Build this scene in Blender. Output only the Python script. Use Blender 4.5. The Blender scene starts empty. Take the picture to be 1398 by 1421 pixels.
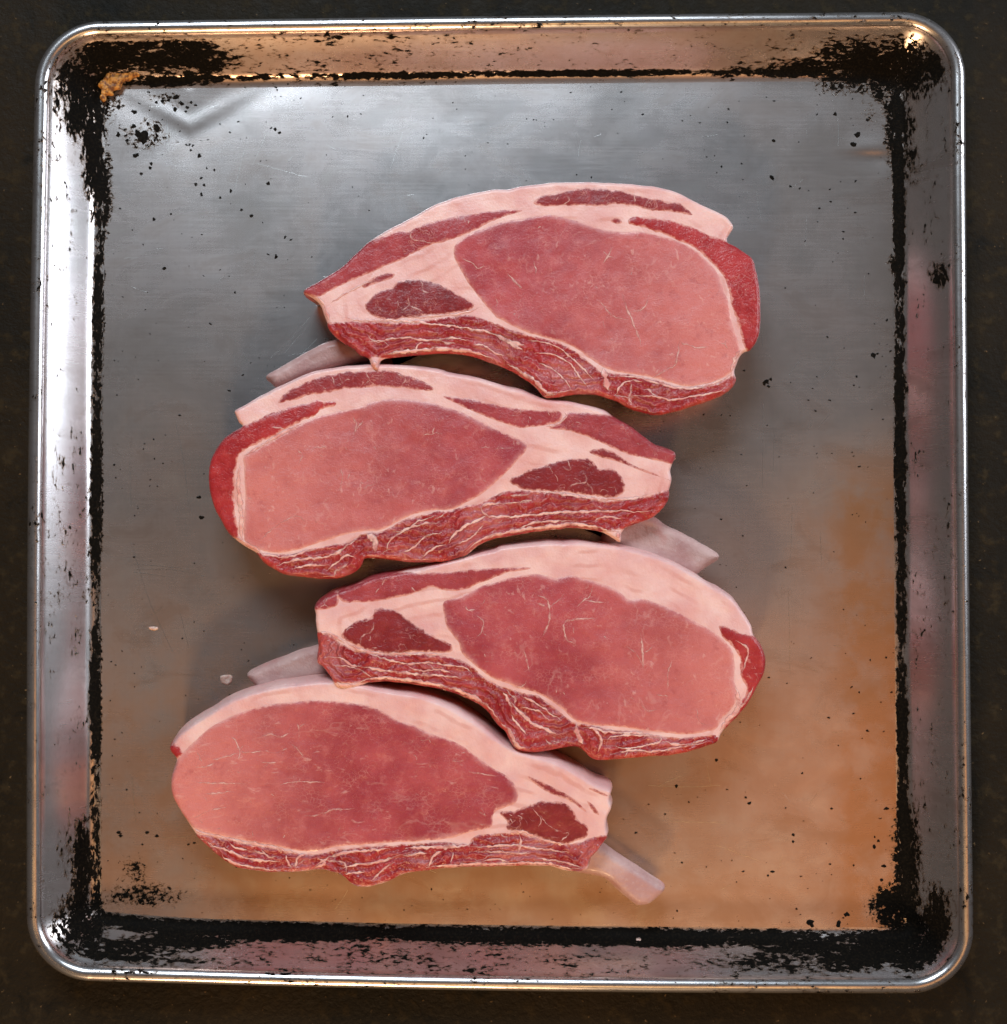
import bpy, math, random
import numpy as np

random.seed(7)
RNG = np.random.default_rng(11)
scene = bpy.context.scene
col = scene.collection

# ------------------------------------------------------------------ camera
S = 0.000345                 # metres per photograph pixel on the rim plane
PW, PH = 1398.0, 1421.0
Z_RIM = 0.026
DIST = 0.64
TILT = math.radians(2.3)
WID = PW * S / DIST          # image-plane width at unit distance
cam_data = bpy.data.cameras.new("camera")
cam = bpy.data.objects.new("camera", cam_data)
col.objects.link(cam)
cam.location = (0.0, -DIST * math.sin(TILT), Z_RIM + DIST * math.cos(TILT))
cam.rotation_euler = (TILT, 0, 0)
cam_data.sensor_fit = 'HORIZONTAL'
cam_data.sensor_width = 36.0
cam_data.lens = 36.0 / WID
cam_data.clip_start = 0.01
cam_data.clip_end = 50.0
scene.camera = cam
CAM = np.array(cam.location)

# ------------------------------------------------------------------ light
world = bpy.data.worlds.new("World")
scene.world = world
world.use_nodes = True
bg = world.node_tree.nodes["Background"]
bg.inputs[0].default_value = (0.66, 0.58, 0.56, 1)
bg.inputs[1].default_value = 0.035


def area_lamp(name, loc, target, size, power, color):
    d = bpy.data.lights.new(name, 'AREA')
    d.shape = 'RECTANGLE'
    d.size, d.size_y = size
    d.energy = power
    d.color = color
    o = bpy.data.objects.new(name, d)
    col.objects.link(o)
    o.location = loc
    v = np.array(target, float) - np.array(loc, float)
    import mathutils
    o.rotation_euler = mathutils.Vector(v).to_track_quat('-Z', 'Y').to_euler()
    return o


area_lamp("window_light", (-0.30, 1.50, 1.60), (0, 0.05, 0), (1.0, 0.7), 42, (0.80, 0.92, 1.0))
area_lamp("side_window_light", (1.78, 0.62, 1.02), (0, 0, 0), (0.8, 0.9), 25, (0.86, 0.93, 1.0))
area_lamp("warm_lamp", (-0.30, -1.55, 0.95), (0, 0, 0), (0.28, 0.14), 24, (1.0, 0.64, 0.34))
area_lamp("added_warm_front", (0.05, -0.92, 1.75), (0.05, -0.1, 0), (1.2, 0.50), 4.6, (1.0, 0.54, 0.20))  # added source, no such fixture known; gives the golden sheen at the front
area_lamp("added_warm_right", (0.76, -0.46, 1.75), (0.1, -0.1, 0), (0.42, 0.90), 1.3, (1.0, 0.40, 0.11))  # second added source, unseen; puts an orange reflection on the right of the floor

vs = scene.view_settings
scene.display_settings.display_device = 'sRGB'
vs.view_transform = 'Standard'
vs.look = 'None'
vs.exposure = -0.03
vs.gamma = 1.0
vs.use_curve_mapping = False
scene.render.engine = 'CYCLES'
scene.cycles.use_denoising = True
scene.cycles.max_bounces = 8

# ------------------------------------------------------------------ helpers
CT, ST = math.cos(TILT), math.sin(TILT)


def P(pts, z):
    """photograph pixels -> world xy on the plane of height z"""
    p = np.asarray(pts, float)
    dx = (p[:, 0] - PW / 2) / PW * WID
    dy = -(p[:, 1] - PH / 2) / PW * WID
    wy = dy * CT + ST
    wz = dy * ST - CT
    t = (z - CAM[2]) / wz
    return np.stack([CAM[0] + dx * t, CAM[1] + wy * t], 1)


def to_px(x, y, z):
    rx, ry, rz = x - CAM[0], y - CAM[1], z - CAM[2]
    cy = ry * CT + rz * ST
    cz = -ry * ST + rz * CT
    u = rx / -cz
    v = cy / -cz
    return u / WID * PW + PW / 2, PH / 2 - v / WID * PW


CROP = {1: (360, 230, 3.778), 2: (700, 230, 3.679), 3: (270, 480, 3.778), 4: (620, 480, 3.495),
        5: (320, 740, 3.495), 6: (690, 740, 3.585), 7: (220, 930, 3.883), 8: (560, 940, 3.679)}


def T(*runs):
    """runs of (study, 'x,y x,y ...') -> one list of photograph points"""
    out = []
    for k, s in runs:
        ox, oy, sc = CROP[k]
        for w in s.split():
            x, y = w.split(',')
            out.append((ox + float(x) / sc, oy + float(y) / sc))
    return np.array(out)


_perm = np.random.default_rng(5).permutation(1024)
_val = np.random.default_rng(6).random(1024)


def vnoise(x, y):
    xi = np.floor(x).astype(int); yi = np.floor(y).astype(int)
    fx = x - xi; fy = y - yi
    fx = fx * fx * fx * (fx * (fx * 6 - 15) + 10); fy = fy * fy * fy * (fy * (fy * 6 - 15) + 10)

    def h(a, b):
        return _val[_perm[(_perm[a & 1023] + b) & 1023]]
    return (h(xi, yi) * (1 - fx) + h(xi + 1, yi) * fx) * (1 - fy) + (h(xi, yi + 1) * (1 - fx) + h(xi + 1, yi + 1) * fx) * fy


def fbm(x, y, scale, oct=3, seed=0.0):
    """noise in -1..1; scale = feature size in metres"""
    v = 0; a = 1; tot = 0
    f = 1.0 / scale
    for i in range(oct):
        v = v + a * (vnoise(x * f + 31.7 * seed + 13.1 * i, y * f + 17.3 * seed + 7.7 * i) * 2 - 1)
        tot += a; a *= 0.5; f *= 2.03
    return v / tot


def smooth_poly(p, n=4):
    """closed Catmull-Rom"""
    a = np.roll(p, 1, 0); b = p; c = np.roll(p, -1, 0); d = np.roll(p, -2, 0)
    out = []
    for i in range(n):
        t = i / n
        out.append(0.5 * (2 * b + (c - a) * t + (2 * a - 5 * b + 4 * c - d) * t * t + (3 * b - a - 3 * c + d) * t ** 3))
    return np.stack(out, 1).reshape(-1, 2)


def smooth_line(p, step):
    p = np.asarray(p, float)
    q = np.vstack([2 * p[0] - p[1], p, 2 * p[-1] - p[-2]])
    out = []
    for i in range(1, len(q) - 2):
        a, b, c, d = q[i - 1], q[i], q[i + 1], q[i + 2]
        n = max(2, int(np.hypot(*(c - b)) / step))
        t = (np.arange(n) / n)[:, None]
        out.append(0.5 * (2 * b + (c - a) * t + (2 * a - 5 * b + 4 * c - d) * t * t + (3 * b - a - 3 * c + d) * t ** 3))
    out.append(p[-1:])
    return np.vstack(out)


def sdf(poly, x, y):
    """signed distance, positive inside"""
    x = np.asarray(x, float).ravel(); y = np.asarray(y, float).ravel()
    n = len(poly)
    if x.size * n < 400000:
        A = poly; E = np.roll(poly, -1, 0) - A
        wx = x[:, None] - A[None, :, 0]; wy = y[:, None] - A[None, :, 1]
        t = np.clip((wx * E[:, 0] + wy * E[:, 1]) / ((E ** 2).sum(1) + 1e-18), 0, 1)
        d = np.sqrt(((wx - E[:, 0] * t) ** 2 + (wy - E[:, 1] * t) ** 2).min(1))
        by = A[:, 1] + E[:, 1]
        ey = np.where(E[:, 1] == 0, 1e-18, E[:, 1])
        cr = ((A[:, 1] > y[:, None]) != (by > y[:, None])) & (wx < E[:, 0] * wy / ey)
        return np.where(cr.sum(1) % 2 == 1, d, -d)
    if x.size > 4000:
        return np.concatenate([sdf(poly, a, b) for a, b in zip(np.array_split(x, x.size // 1500 + 1), np.array_split(y, x.size // 1500 + 1))])
    best = np.full(x.shape, 1e9)
    inside = np.zeros(x.shape, bool)
    for i in range(n):
        ax, ay = poly[i]; bx, by = poly[(i + 1) % n]
        ex, ey = bx - ax, by - ay
        wx = x - ax; wy = y - ay
        l2 = ex * ex + ey * ey + 1e-18
        t = np.clip((wx * ex + wy * ey) / l2, 0, 1)
        dx = wx - ex * t; dy = wy - ey * t
        np.minimum(best, dx * dx + dy * dy, out=best)
        if ey != 0:
            cr = ((ay > y) != (by > y)) & (x < ex * (y - ay) / ey + ax)
            inside ^= cr
    d = np.sqrt(best)
    return np.where(inside, d, -d)


def sdf_masked(poly, x, y, pad):
    """sdf only near the polygon's box; far outside elsewhere"""
    lo = poly.min(0) - pad; hi = poly.max(0) + pad
    m = (x > lo[0]) & (x < hi[0]) & (y > lo[1]) & (y < hi[1])
    d = np.full(x.shape, -pad * 2)
    if m.any():
        d[m] = sdf(poly, x[m], y[m])
    return d


def make_mesh(name, verts, faces, mat, parent=None, smooth=True, attrs=None):
    me = bpy.data.meshes.new(name)
    verts = np.asarray(verts, np.float32)
    if isinstance(faces, np.ndarray):
        nf, k = faces.shape
        me.vertices.add(len(verts)); me.vertices.foreach_set('co', verts.ravel())
        me.loops.add(nf * k); me.loops.foreach_set('vertex_index', faces.astype(np.int32).ravel())
        me.polygons.add(nf); me.polygons.foreach_set('loop_start', np.arange(0, nf * k, k, dtype=np.int32))
        me.update(calc_edges=True)
    else:
        me.from_pydata(verts.tolist(), [], faces)
    if smooth:
        me.polygons.foreach_set('use_smooth', np.ones(len(me.polygons), bool))
    for an, av in (attrs or {}).items():
        av = np.asarray(av, np.float32)
        if av.ndim == 1:
            a = me.attributes.new(an, 'FLOAT', 'POINT'); a.data.foreach_set('value', av)
        else:
            a = me.attributes.new(an, 'FLOAT_VECTOR', 'POINT'); a.data.foreach_set('vector', av.ravel())
    me.validate(clean_customdata=False)
    me.materials.append(mat)
    o = bpy.data.objects.new(name, me)
    col.objects.link(o)
    if parent is not None:
        o.parent = parent
        o.matrix_parent_inverse = parent.matrix_world.inverted()
    return o


def empty(name, loc):
    o = bpy.data.objects.new(name, None)
    col.objects.link(o)
    o.location = loc
    o.empty_display_size = 0.02
    bpy.context.view_layer.update()
    return o


def tag(o, label=None, cat=None, group=None, kind=None):
    for k, v in (('label', label), ('category', cat), ('group', group), ('kind', kind)):
        if v:
            o[k] = v
    return o


def vert_normals(v, f):
    n = np.zeros_like(v)
    e1 = v[f[:, 2]] - v[f[:, 0]]; e2 = v[f[:, 3]] - v[f[:, 1]]
    fn = np.cross(e1, e2)
    for k in range(4):
        np.add.at(n, f[:, k], fn)
    return n / (np.linalg.norm(n, axis=1, keepdims=True) + 1e-20)


# ------------------------------------------------------------------ node helpers
class NT:
    def __init__(self, name):
        self.m = bpy.data.materials.new(name)
        self.m.use_nodes = True
        self.t = self.m.node_tree
        self.n = self.t.nodes
        self.b = self.n["Principled BSDF"]

    def node(self, typ, **kw):
        o = self.n.new(typ)
        for k, v in kw.items():
            setattr(o, k, v)
        return o

    def put(self, sock, v):
        if isinstance(v, (int, float)):
            sock.default_value = v
        elif isinstance(v, tuple):
            sock.default_value = v if len(v) != 3 or sock.type == 'VECTOR' else (*v, 1)
        else:
            self.t.links.new(v, sock)

    def math(self, op, a, b=None, c=None, clamp=False):
        o = self.node('ShaderNodeMath', operation=op, use_clamp=clamp)
        for i, v in enumerate((a, b, c)):
            if v is not None:
                self.put(o.inputs[i], v)
        return o.outputs[0]

    def mix(self, f, a, b, blend='MIX'):
        o = self.node('ShaderNodeMix', data_type='RGBA', blend_type=blend)
        self.put(o.inputs[0], f); self.put(o.inputs[6], a); self.put(o.inputs[7], b)
        return o.outputs[2]

    def attr(self, name, vec=False):
        o = self.node('ShaderNodeAttribute', attribute_name=name)
        return o.outputs['Vector'] if vec else o.outputs['Fac']

    def coords(self):
        return self.node('ShaderNodeTexCoord').outputs['Object']

    def mapping(self, v, scale=(1, 1, 1), rot=(0, 0, 0), loc=(0, 0, 0)):
        o = self.node('ShaderNodeMapping')
        self.put(o.inputs[0], v)
        o.inputs['Scale'].default_value = scale
        o.inputs['Rotation'].default_value = rot
        o.inputs['Location'].default_value = loc
        return o.outputs[0]

    def noise(self, v, scale, detail=4, rough=0.55, dist=0.0):
        o = self.node('ShaderNodeTexNoise')
        self.put(o.inputs['Vector'], v)
        o.inputs['Scale'].default_value = scale
        o.inputs['Detail'].default_value = detail
        o.inputs['Roughness'].default_value = rough
        o.inputs['Distortion'].default_value = dist
        return o.outputs['Fac']

    def ramp(self, f, a, b, lo=0.0, hi=1.0):
        o = self.node('ShaderNodeMapRange', interpolation_type='SMOOTHSTEP')
        self.put(o.inputs[0], f); self.put(o.inputs[1], a); self.put(o.inputs[2], b)
        self.put(o.inputs[3], lo); self.put(o.inputs[4], hi)
        return o.outputs[0]

    def bump(self, h, strength, dist, normal=None):
        o = self.node('ShaderNodeBump')
        o.inputs['Strength'].default_value = strength
        o.inputs['Distance'].default_value = dist
        self.put(o.inputs['Height'], h)
        if normal is not None:
            self.put(o.inputs['Normal'], normal)
        return o.outputs[0]

    def set(self, **kw):
        names = {'base': 'Base Color', 'rough': 'Roughness', 'metal': 'Metallic', 'normal': 'Normal',
                 'sss': 'Subsurface Weight', 'spec': 'Specular IOR Level', 'coat': 'Coat Weight',
                 'coat_rough': 'Coat Roughness', 'aniso': 'Anisotropic', 'alpha': 'Alpha', 'tangent': 'Tangent'}
        for k, v in kw.items():
            self.put(self.b.inputs[names[k]], v)
        return self


def sr(r, g, b):
    f = lambda c: (c / 255 / 12.92) if c / 255 <= 0.04045 else ((c / 255 + 0.055) / 1.055) ** 2.4
    return (f(r), f(g), f(b))


# ------------------------------------------------------------------ materials
def vein_fac(t, v, scale, width, seed, mask_scale, mask_lo, mask_hi, dist=0.6):
    n = t.noise(t.mapping(v, loc=(seed, seed * .7, 0)), scale, 3, 0.6, dist)
    ridge = t.math('ABSOLUTE', t.math('SUBTRACT', n, 0.5))
    line = t.ramp(ridge, 0.0, width, 1.0, 0.0)
    m = t.ramp(t.noise(t.mapping(v, loc=(seed * 2, 3, 1)), mask_scale, 2, 0.5), mask_lo, mask_hi)
    return t.math('MULTIPLY', line, m)


def meat_finish(t, colr, rough, bump_h, bump_s, sss=0.12):
    t.set(base=colr, rough=rough, sss=sss, spec=0.38)
    t.b.inputs['Subsurface Radius'].default_value = (1.0, 0.35, 0.25)
    t.b.inputs['Subsurface Scale'].default_value = 0.0025
    t.set(normal=t.bump(bump_h, bump_s, 0.0010), coat=0.14, coat_rough=0.14)
    return t.m


FATC = (0.76, 0.47, 0.42)


def mat_fat():
    t = NT("pork_fat")
    v = t.coords()
    sd = t.attr('sd')
    n1 = t.noise(v, 60, 4, 0.55)
    c = t.mix(t.ramp(n1, 0.3, 0.72), (0.79, 0.520, 0.490), (0.68, 0.370, 0.362))
    # faint layers running parallel to the rind
    w = t.math('ADD', t.math('MULTIPLY', sd, 900.0), t.math('MULTIPLY', t.noise(v, 35, 3), 9.0))
    lay = t.math('SINE', w)
    lay = t.math('MULTIPLY', t.ramp(lay, 0.35, 1.0), t.ramp(t.noise(v, 45, 2), 0.45, 0.62))
    c = t.mix(t.math('MULTIPLY', lay, 0.45), c, (0.56, 0.22, 0.18))
    # rosy blush
    c = t.mix(t.ramp(t.noise(t.mapping(v, loc=(4, 2, 0)), 32, 3), 0.52, 0.75, 0, 0.5), c, (0.62, 0.23, 0.21))
    # wet, redder cut edge low on the slab
    c = t.mix(t.math('MULTIPLY', t.attr('edge'), 0.45), c, (0.60, 0.19, 0.14))
    fine = t.noise(v, 900, 3, 0.6)
    h = t.math('ADD', t.math('MULTIPLY', n1, 0.7), t.math('MULTIPLY', fine, 0.25))
    return meat_finish(t, c, t.ramp(fine, 0.3, 0.7, 0.30, 0.45), h, 0.9, 0.12)


def mat_loin(seed, horiz):
    t = NT("loin_meat")
    v = t.coords()
    pale = t.attr('pale'); sd = t.attr('sd')
    n1 = t.noise(t.mapping(v, loc=(seed, 0, 0)), 38, 4, 0.6)
    n2 = t.noise(t.mapping(v, loc=(seed, 5, 0)), 150, 4, 0.65)
    c = t.mix(t.ramp(n1, 0.32, 0.7), (0.300, 0.033, 0.048), (0.44, 0.078, 0.090))
    c = t.mix(t.math('MULTIPLY', pale, t.ramp(n1, 0.2, 0.6, 0.65, 1.0)), c, (0.60, 0.195, 0.178))
    # mottling
    c = t.mix(t.ramp(n2, 0.52, 0.74, 0.0, 0.36), c, (0.59, 0.195, 0.185))
    c = t.mix(t.ramp(n2, 0.46, 0.28, 0.0, 0.40), c, (0.31, 0.042, 0.052))
    # silvery rim next to the fat
    rim = t.math('MULTIPLY', t.ramp(sd, 0.0, 0.0034, 1, 0), t.ramp(t.noise(v, 70, 3), 0.38, 0.62))
    c = t.mix(t.math('MULTIPLY', rim, 0.42), c, (0.66, 0.36, 0.36))
    sv = t.mapping(v, scale=(0.55, 1.4, 1) if horiz else (1.15, 0.8, 1))
    f1 = vein_fac(t, sv, 60, 0.030, seed + 1, 60, 0.50, 0.64, 0.3)
    f2 = t.math('MULTIPLY', t.ramp(t.noise(t.mapping(sv, loc=(seed, 3, 2)), 330, 2, 0.55, 0.5), 0.60, 0.74), t.ramp(t.noise(t.mapping(v, loc=(seed, 9, 2)), 60, 2), 0.42, 0.62))
    fv = t.math('MAXIMUM', t.math('MULTIPLY', f1, 0.14), t.math('MULTIPLY', f2, 0.30))
    c = t.mix(fv, c, (0.78, 0.50, 0.45))
    fe = t.math('ADD', t.attr('sd'), t.math('MULTIPLY', t.math('SUBTRACT', t.noise(v, 420, 4, 0.65), 0.5), 0.0034))
    fe = t.ramp(fe, 0.0, 0.0011, 0.8, 0.0)
    c = t.mix(fe, c, (0.70, 0.34, 0.30))
    vo = t.node('ShaderNodeTexVoronoi', feature='DISTANCE_TO_EDGE')
    t.put(vo.inputs['Vector'], t.mapping(v, scale=(0.8, 1.2, 1), rot=(0, 0, 0.5 + seed)))
    vo.inputs['Scale'].default_value = 520
    fas = t.ramp(vo.outputs['Distance'], 0.0, 0.09, 1.0, 0.0)
    fas = t.math('MULTIPLY', fas, t.ramp(t.noise(t.mapping(v, loc=(seed, 2, 6)), 85, 3), 0.42, 0.66))
    c = t.mix(t.math('MULTIPLY', fas, 0.22), c, (0.70, 0.36, 0.32))
    grain = t.noise(v, 1300, 3, 0.65)
    c = t.mix(t.ramp(grain, 0.60, 0.74, 0.0, 0.35), c, (0.74, 0.42, 0.37))
    h = t.math('ADD', t.math('MULTIPLY', n2, 0.55), t.math('MULTIPLY', grain, 0.35))
    h = t.math('ADD', h, t.math('MULTIPLY', fv, 0.25))
    return meat_finish(t, c, t.ramp(grain, 0.35, 0.7, 0.40, 0.24), h, 0.75, 0.08)


def mat_red(name, dark, mid, lite, vein=0.5, stripe=0.0, rough=0.36, seed=0):
    t = NT(name)
    v = t.coords()
    n1 = t.noise(t.mapping(v, loc=(seed, 1, 0)), 70, 4, 0.6)
    n2 = t.noise(t.mapping(v, loc=(seed, 8, 0)), 260, 4, 0.62, 0.4)
    c = t.mix(t.ramp(n1, 0.32, 0.68), dark, mid)
    c = t.mix(t.ramp(n2, 0.5, 0.75, 0, 0.6), c, lite)
    f1 = vein_fac(t, v, 130, 0.024, seed + 2, 80, 0.50, 0.62, 1.0)
    fv = t.math('MULTIPLY', f1, vein)
    h = t.math('ADD', t.math('MULTIPLY', n2, 0.6), t.math('MULTIPLY', t.noise(v, 1100, 3), 0.3))
    if stripe > 0:
        sd = t.attr('osd')
        w = t.math('ADD', t.math('MULTIPLY', sd, 1500.0), t.math('MULTIPLY', t.noise(v, 62, 4, 0.62), 24.0))
        s = t.math('SINE', w)
        ms = t.ramp(t.noise(t.mapping(v, loc=(2, seed, 0)), 90, 2), 0.40, 0.60)
        sl = t.math('MULTIPLY', t.ramp(s, 0.80, 1.0), ms)
        c = t.mix(t.ramp(s, 0.3, -0.9, 0, 0.5), c, dark)
        c = t.mix(t.ramp(t.noise(t.mapping(v, loc=(9, seed, 0)), 48, 2), 0.52, 0.68, 0, 0.6), c, (0.50, 0.145, 0.15))
        c = t.mix(t.math('MULTIPLY', t.ramp(sd, 0.0035, 0.0, 0, 0.6), t.ramp(t.noise(t.mapping(v, loc=(5, seed, 2)), 90, 2), 0.4, 0.6)), c, (0.55, 0.065, 0.045))
        fv = t.math('MAXIMUM', fv, t.math('MULTIPLY', sl, stripe))
        h = t.math('ADD', h, t.math('MULTIPLY', s, 0.5))
    c = t.mix(fv, c, (0.68, 0.30, 0.27))
    fe = t.math('ADD', t.attr('sd'), t.math('MULTIPLY', t.math('SUBTRACT', t.noise(v, 420, 4, 0.65), 0.5), 0.0034))
    fe = t.ramp(fe, 0.0, 0.0011, 0.8, 0.0)
    c = t.mix(fe, c, (0.70, 0.34, 0.30))
    h = t.math('ADD', h, t.math('MULTIPLY', fv, 0.4))
    return meat_finish(t, c, rough - 0.06, h, 0.85, 0.07)


def mat_seam():
    t = NT("fat_seam")
    v = t.coords()
    n = t.noise(v, 260, 4, 0.6)
    c = t.mix(t.ramp(n, 0.3, 0.7), (0.80, 0.50, 0.45), (0.62, 0.24, 0.22))
    al = t.math('MULTIPLY', t.ramp(t.attr('fade'), 0.0, 0.65), t.ramp(t.noise(v, 140, 3, 0.6), 0.30, 0.52, 0.25, 1.0))
    t.set(alpha=al)
    return meat_finish(t, c, 0.42, n, 0.5, 0.15)


def mat_vein():
    t = NT("marbling_fat")
    v = t.coords()
    n = t.noise(v, 330, 3, 0.6)
    al = t.math('MULTIPLY', t.ramp(t.attr('fade'), 0.0, 0.9), t.ramp(t.noise(v, 240, 3, 0.6), 0.34, 0.58, 0.25, 0.82))
    t.set(alpha=al)
    c = t.mix(t.ramp(n, 0.34, 0.66), (0.76, 0.46, 0.43), (0.62, 0.27, 0.25))
    return meat_finish(t, c, 0.45, n, 0.3, 0.1)


def mat_bone():
    t = NT("rib_bone")
    v = t.coords()
    n1 = t.noise(v, 55, 4, 0.55)
    n2 = t.noise(v, 420, 4, 0.6)
    c = t.mix(t.ramp(n1, 0.35, 0.68), (0.55, 0.36, 0.335), (0.42, 0.225, 0.215))
    c = t.mix(t.ramp(n2, 0.55, 0.78, 0, 0.5), c, (0.56, 0.42, 0.40))
    c = t.mix(t.ramp(t.noise(t.mapping(v, loc=(3, 3, 3)), 75, 3), 0.56, 0.72, 0, 0.5), c, (0.56, 0.23, 0.21))
    return meat_finish(t, c, 0.48, t.math('ADD', n1, t.math('MULTIPLY', n2, 0.6)), 0.8, 0.0)


def mat_tray():
    t = NT("worn_aluminium")
    v = t.coords()
    g = t.attr('grime'); gc = t.attr('gco', True); warm = t.attr('patina_reflection')
    # brushed grain, mostly across the tray
    br1 = t.noise(t.mapping(v, scale=(30, 1100, 30)), 1.0, 3, 0.65)
    br2 = t.noise(t.mapping(v, scale=(700, 26, 30), rot=(0, 0, 0.12)), 1.0, 3, 0.65)
    cloud = t.noise(v, 14, 5, 0.6)
    cloud2 = t.noise(t.mapping(v, loc=(2, 4, 0)), 55, 5, 0.65)
    c = t.mix(t.ramp(cloud, 0.30, 0.70), (0.63, 0.62, 0.635), (0.53, 0.505, 0.52))
    c = t.mix(t.ramp(cloud2, 0.50, 0.72, 0, 0.22), c, (0.36, 0.335, 0.335))
    c = t.mix(t.ramp(br1, 0.42, 0.66, 0, 0.07), c, (0.70, 0.70, 0.71))
    c = t.mix(t.ramp(br2, 0.45, 0.68, 0, 0.06), c, (0.26, 0.25, 0.25))
    smud = t.noise(t.mapping(v, loc=(7, 1, 0), rot=(0, 0, 0.5), scale=(1, 1.8, 1)), 26, 6, 0.68, 0.8)
    c = t.mix(t.ramp(smud, 0.50, 0.66, 0, 0.42), c, (0.30, 0.265, 0.255))
    c = t.mix(t.ramp(smud, 0.46, 0.32, 0, 0.34), c, (0.80, 0.80, 0.80))
    # browned oil on the walls; on the floor, painted warm reflections
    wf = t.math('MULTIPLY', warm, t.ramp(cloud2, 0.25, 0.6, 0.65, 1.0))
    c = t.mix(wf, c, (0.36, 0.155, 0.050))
    rough = t.math('ADD', t.math('ADD', t.ramp(cloud, 0.3, 0.7, 0.235, 0.285), t.ramp(smud, 0.3, 0.7, -0.022, 0.026)), t.ramp(br1, 0.35, 0.7, -0.006, 0.01))
    h = t.math('ADD', t.math('MULTIPLY', br1, 0.015), t.math('MULTIPLY', br2, 0.015))
    h = t.math('ADD', h, t.math('MULTIPLY', cloud2, 0.12))
    # carbonised grease
    a = t.noise(t.mapping(gc, loc=(3, 1, 0)), 120, 3, 0.6, 0.3)
    b = t.noise(t.mapping(gc, loc=(1, 7, 0)), 520, 4, 0.64, 0.3)
    n = t.math('ADD', t.math('MULTIPLY', a, 0.40), t.math('MULTIPLY', b, 0.62))
    th = t.ramp(g, 0.0, 1.0, 0.745, 0.27)
    th = t.math('SUBTRACT', 0.80, t.math('MULTIPLY', g, 0.53))
    df = t.math('SUBTRACT', n, th)
    mask = t.ramp(df, 0.0, 0.016)
    halo = t.math('MULTIPLY', t.ramp(df, -0.07, 0.006, 0, 0.75), t.ramp(g, 0.22, 0.45))
    c = t.mix(halo, c, (0.15, 0.085, 0.04))
    crust = t.noise(v, 900, 4, 0.6)
    black = t.mix(t.ramp(crust, 0.45, 0.75), (0.0035, 0.003, 0.0025), (0.012, 0.009, 0.006))
    c = t.mix(mask, c, black)
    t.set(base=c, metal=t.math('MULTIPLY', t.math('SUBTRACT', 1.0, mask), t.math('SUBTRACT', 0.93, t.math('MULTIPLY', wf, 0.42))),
          rough=t.math('ADD', t.math('MULTIPLY', rough, t.math('SUBTRACT', 1.0, mask)), t.math('MULTIPLY', mask, 0.62)),
          spec=t.math('SUBTRACT', 0.5, t.math('MULTIPLY', mask, 0.46)))
    hh = t.math('ADD', t.math('MULTIPLY', h, 0.028), t.math('MULTIPLY', mask, t.math('ADD', 0.5, crust)))
    t.set(normal=t.bump(hh, 0.6, 0.0005))
    return t.m


def mat_table():
    t = NT("dark_stone_table")
    v = t.coords()
    n1 = t.noise(v, 9, 5, 0.6)
    n2 = t.noise(v, 120, 5, 0.65)
    n3 = t.noise(v, 420, 4, 0.6)
    c = t.mix(t.ramp(n1, 0.3, 0.7), (0.007, 0.0055, 0.0034), (0.016, 0.0105, 0.005))
    c = t.mix(t.ramp(n2, 0.50, 0.70, 0, 0.85), c, (0.030, 0.021, 0.010))
    c = t.mix(t.ramp(t.noise(t.mapping(v, loc=(3, 5, 0)), 28, 5, 0.7, 0.6), 0.55, 0.68, 0, 0.8), c, (0.004, 0.0035, 0.0025))
    c = t.mix(t.ramp(n3, 0.66, 0.75, 0, 0.8), c, (0.20, 0.125, 0.06))
    t.set(base=c, rough=t.ramp(n2, 0.3, 0.7, 0.55, 0.75), spec=0.12,
          normal=t.bump(t.math('ADD', n2, t.math('MULTIPLY', n3, 0.7)), 0.5, 0.0015))
    return t.m


def mat_plain(name, c1, c2, scale, rough, sss=0.0, spec=0.4):
    t = NT(name)
    v = t.coords()
    n = t.noise(v, scale, 4, 0.6)
    t.set(base=t.mix(t.ramp(n, 0.35, 0.65), c1, c2), rough=rough, spec=spec, sss=sss,
          normal=t.bump(n, 0.6, 0.0006))
    t.b.inputs['Subsurface Scale'].default_value = 0.002
    return t.m


M_FAT, M_SEAM, M_VEIN, M_BONE = mat_fat(), mat_seam(), mat_vein(), mat_bone()
M_TRAY, M_TABLE = mat_tray(), mat_table()
M_CHAR = mat_plain("charred_flake", (0.004, 0.0035, 0.003), (0.010, 0.008, 0.006), 700, 0.7, spec=0.05)
M_CRUST = mat_plain("baked_crust", (0.56, 0.25, 0.05), (0.12, 0.035, 0.008), 520, 0.5)
M_SCRAP = mat_plain("pale_scrap", (0.62, 0.46, 0.40), (0.45, 0.27, 0.22), 600, 0.35, 0.1)
M_CAP = mat_red("cap_meat", (0.27, 0.028, 0.038), (0.365, 0.056, 0.066), (0.46, 0.11, 0.115), 0.35, 0.0, 0.40, 1)
M_STRAP = mat_red("strap_meat", (0.215, 0.020, 0.026), (0.295, 0.038, 0.043), (0.38, 0.075, 0.075), 0.45, 0.0, 0.42, 2)
M_FLANK = mat_red("flank_meat", (0.29, 0.018, 0.023), (0.41, 0.038, 0.042), (0.48, 0.08, 0.08), 0.30, 0.0, 0.34, 3)
M_DARK = mat_red("dark_meat", (0.165, 0.011, 0.015), (0.24, 0.022, 0.027), (0.31, 0.05, 0.052), 0.35, 0.0, 0.40, 4)
M_RIB = mat_red("rib_meat", (0.25, 0.014, 0.020), (0.40, 0.036, 0.042), (0.50, 0.09, 0.092), 0.35, 0.26, 0.30, 5)

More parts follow.
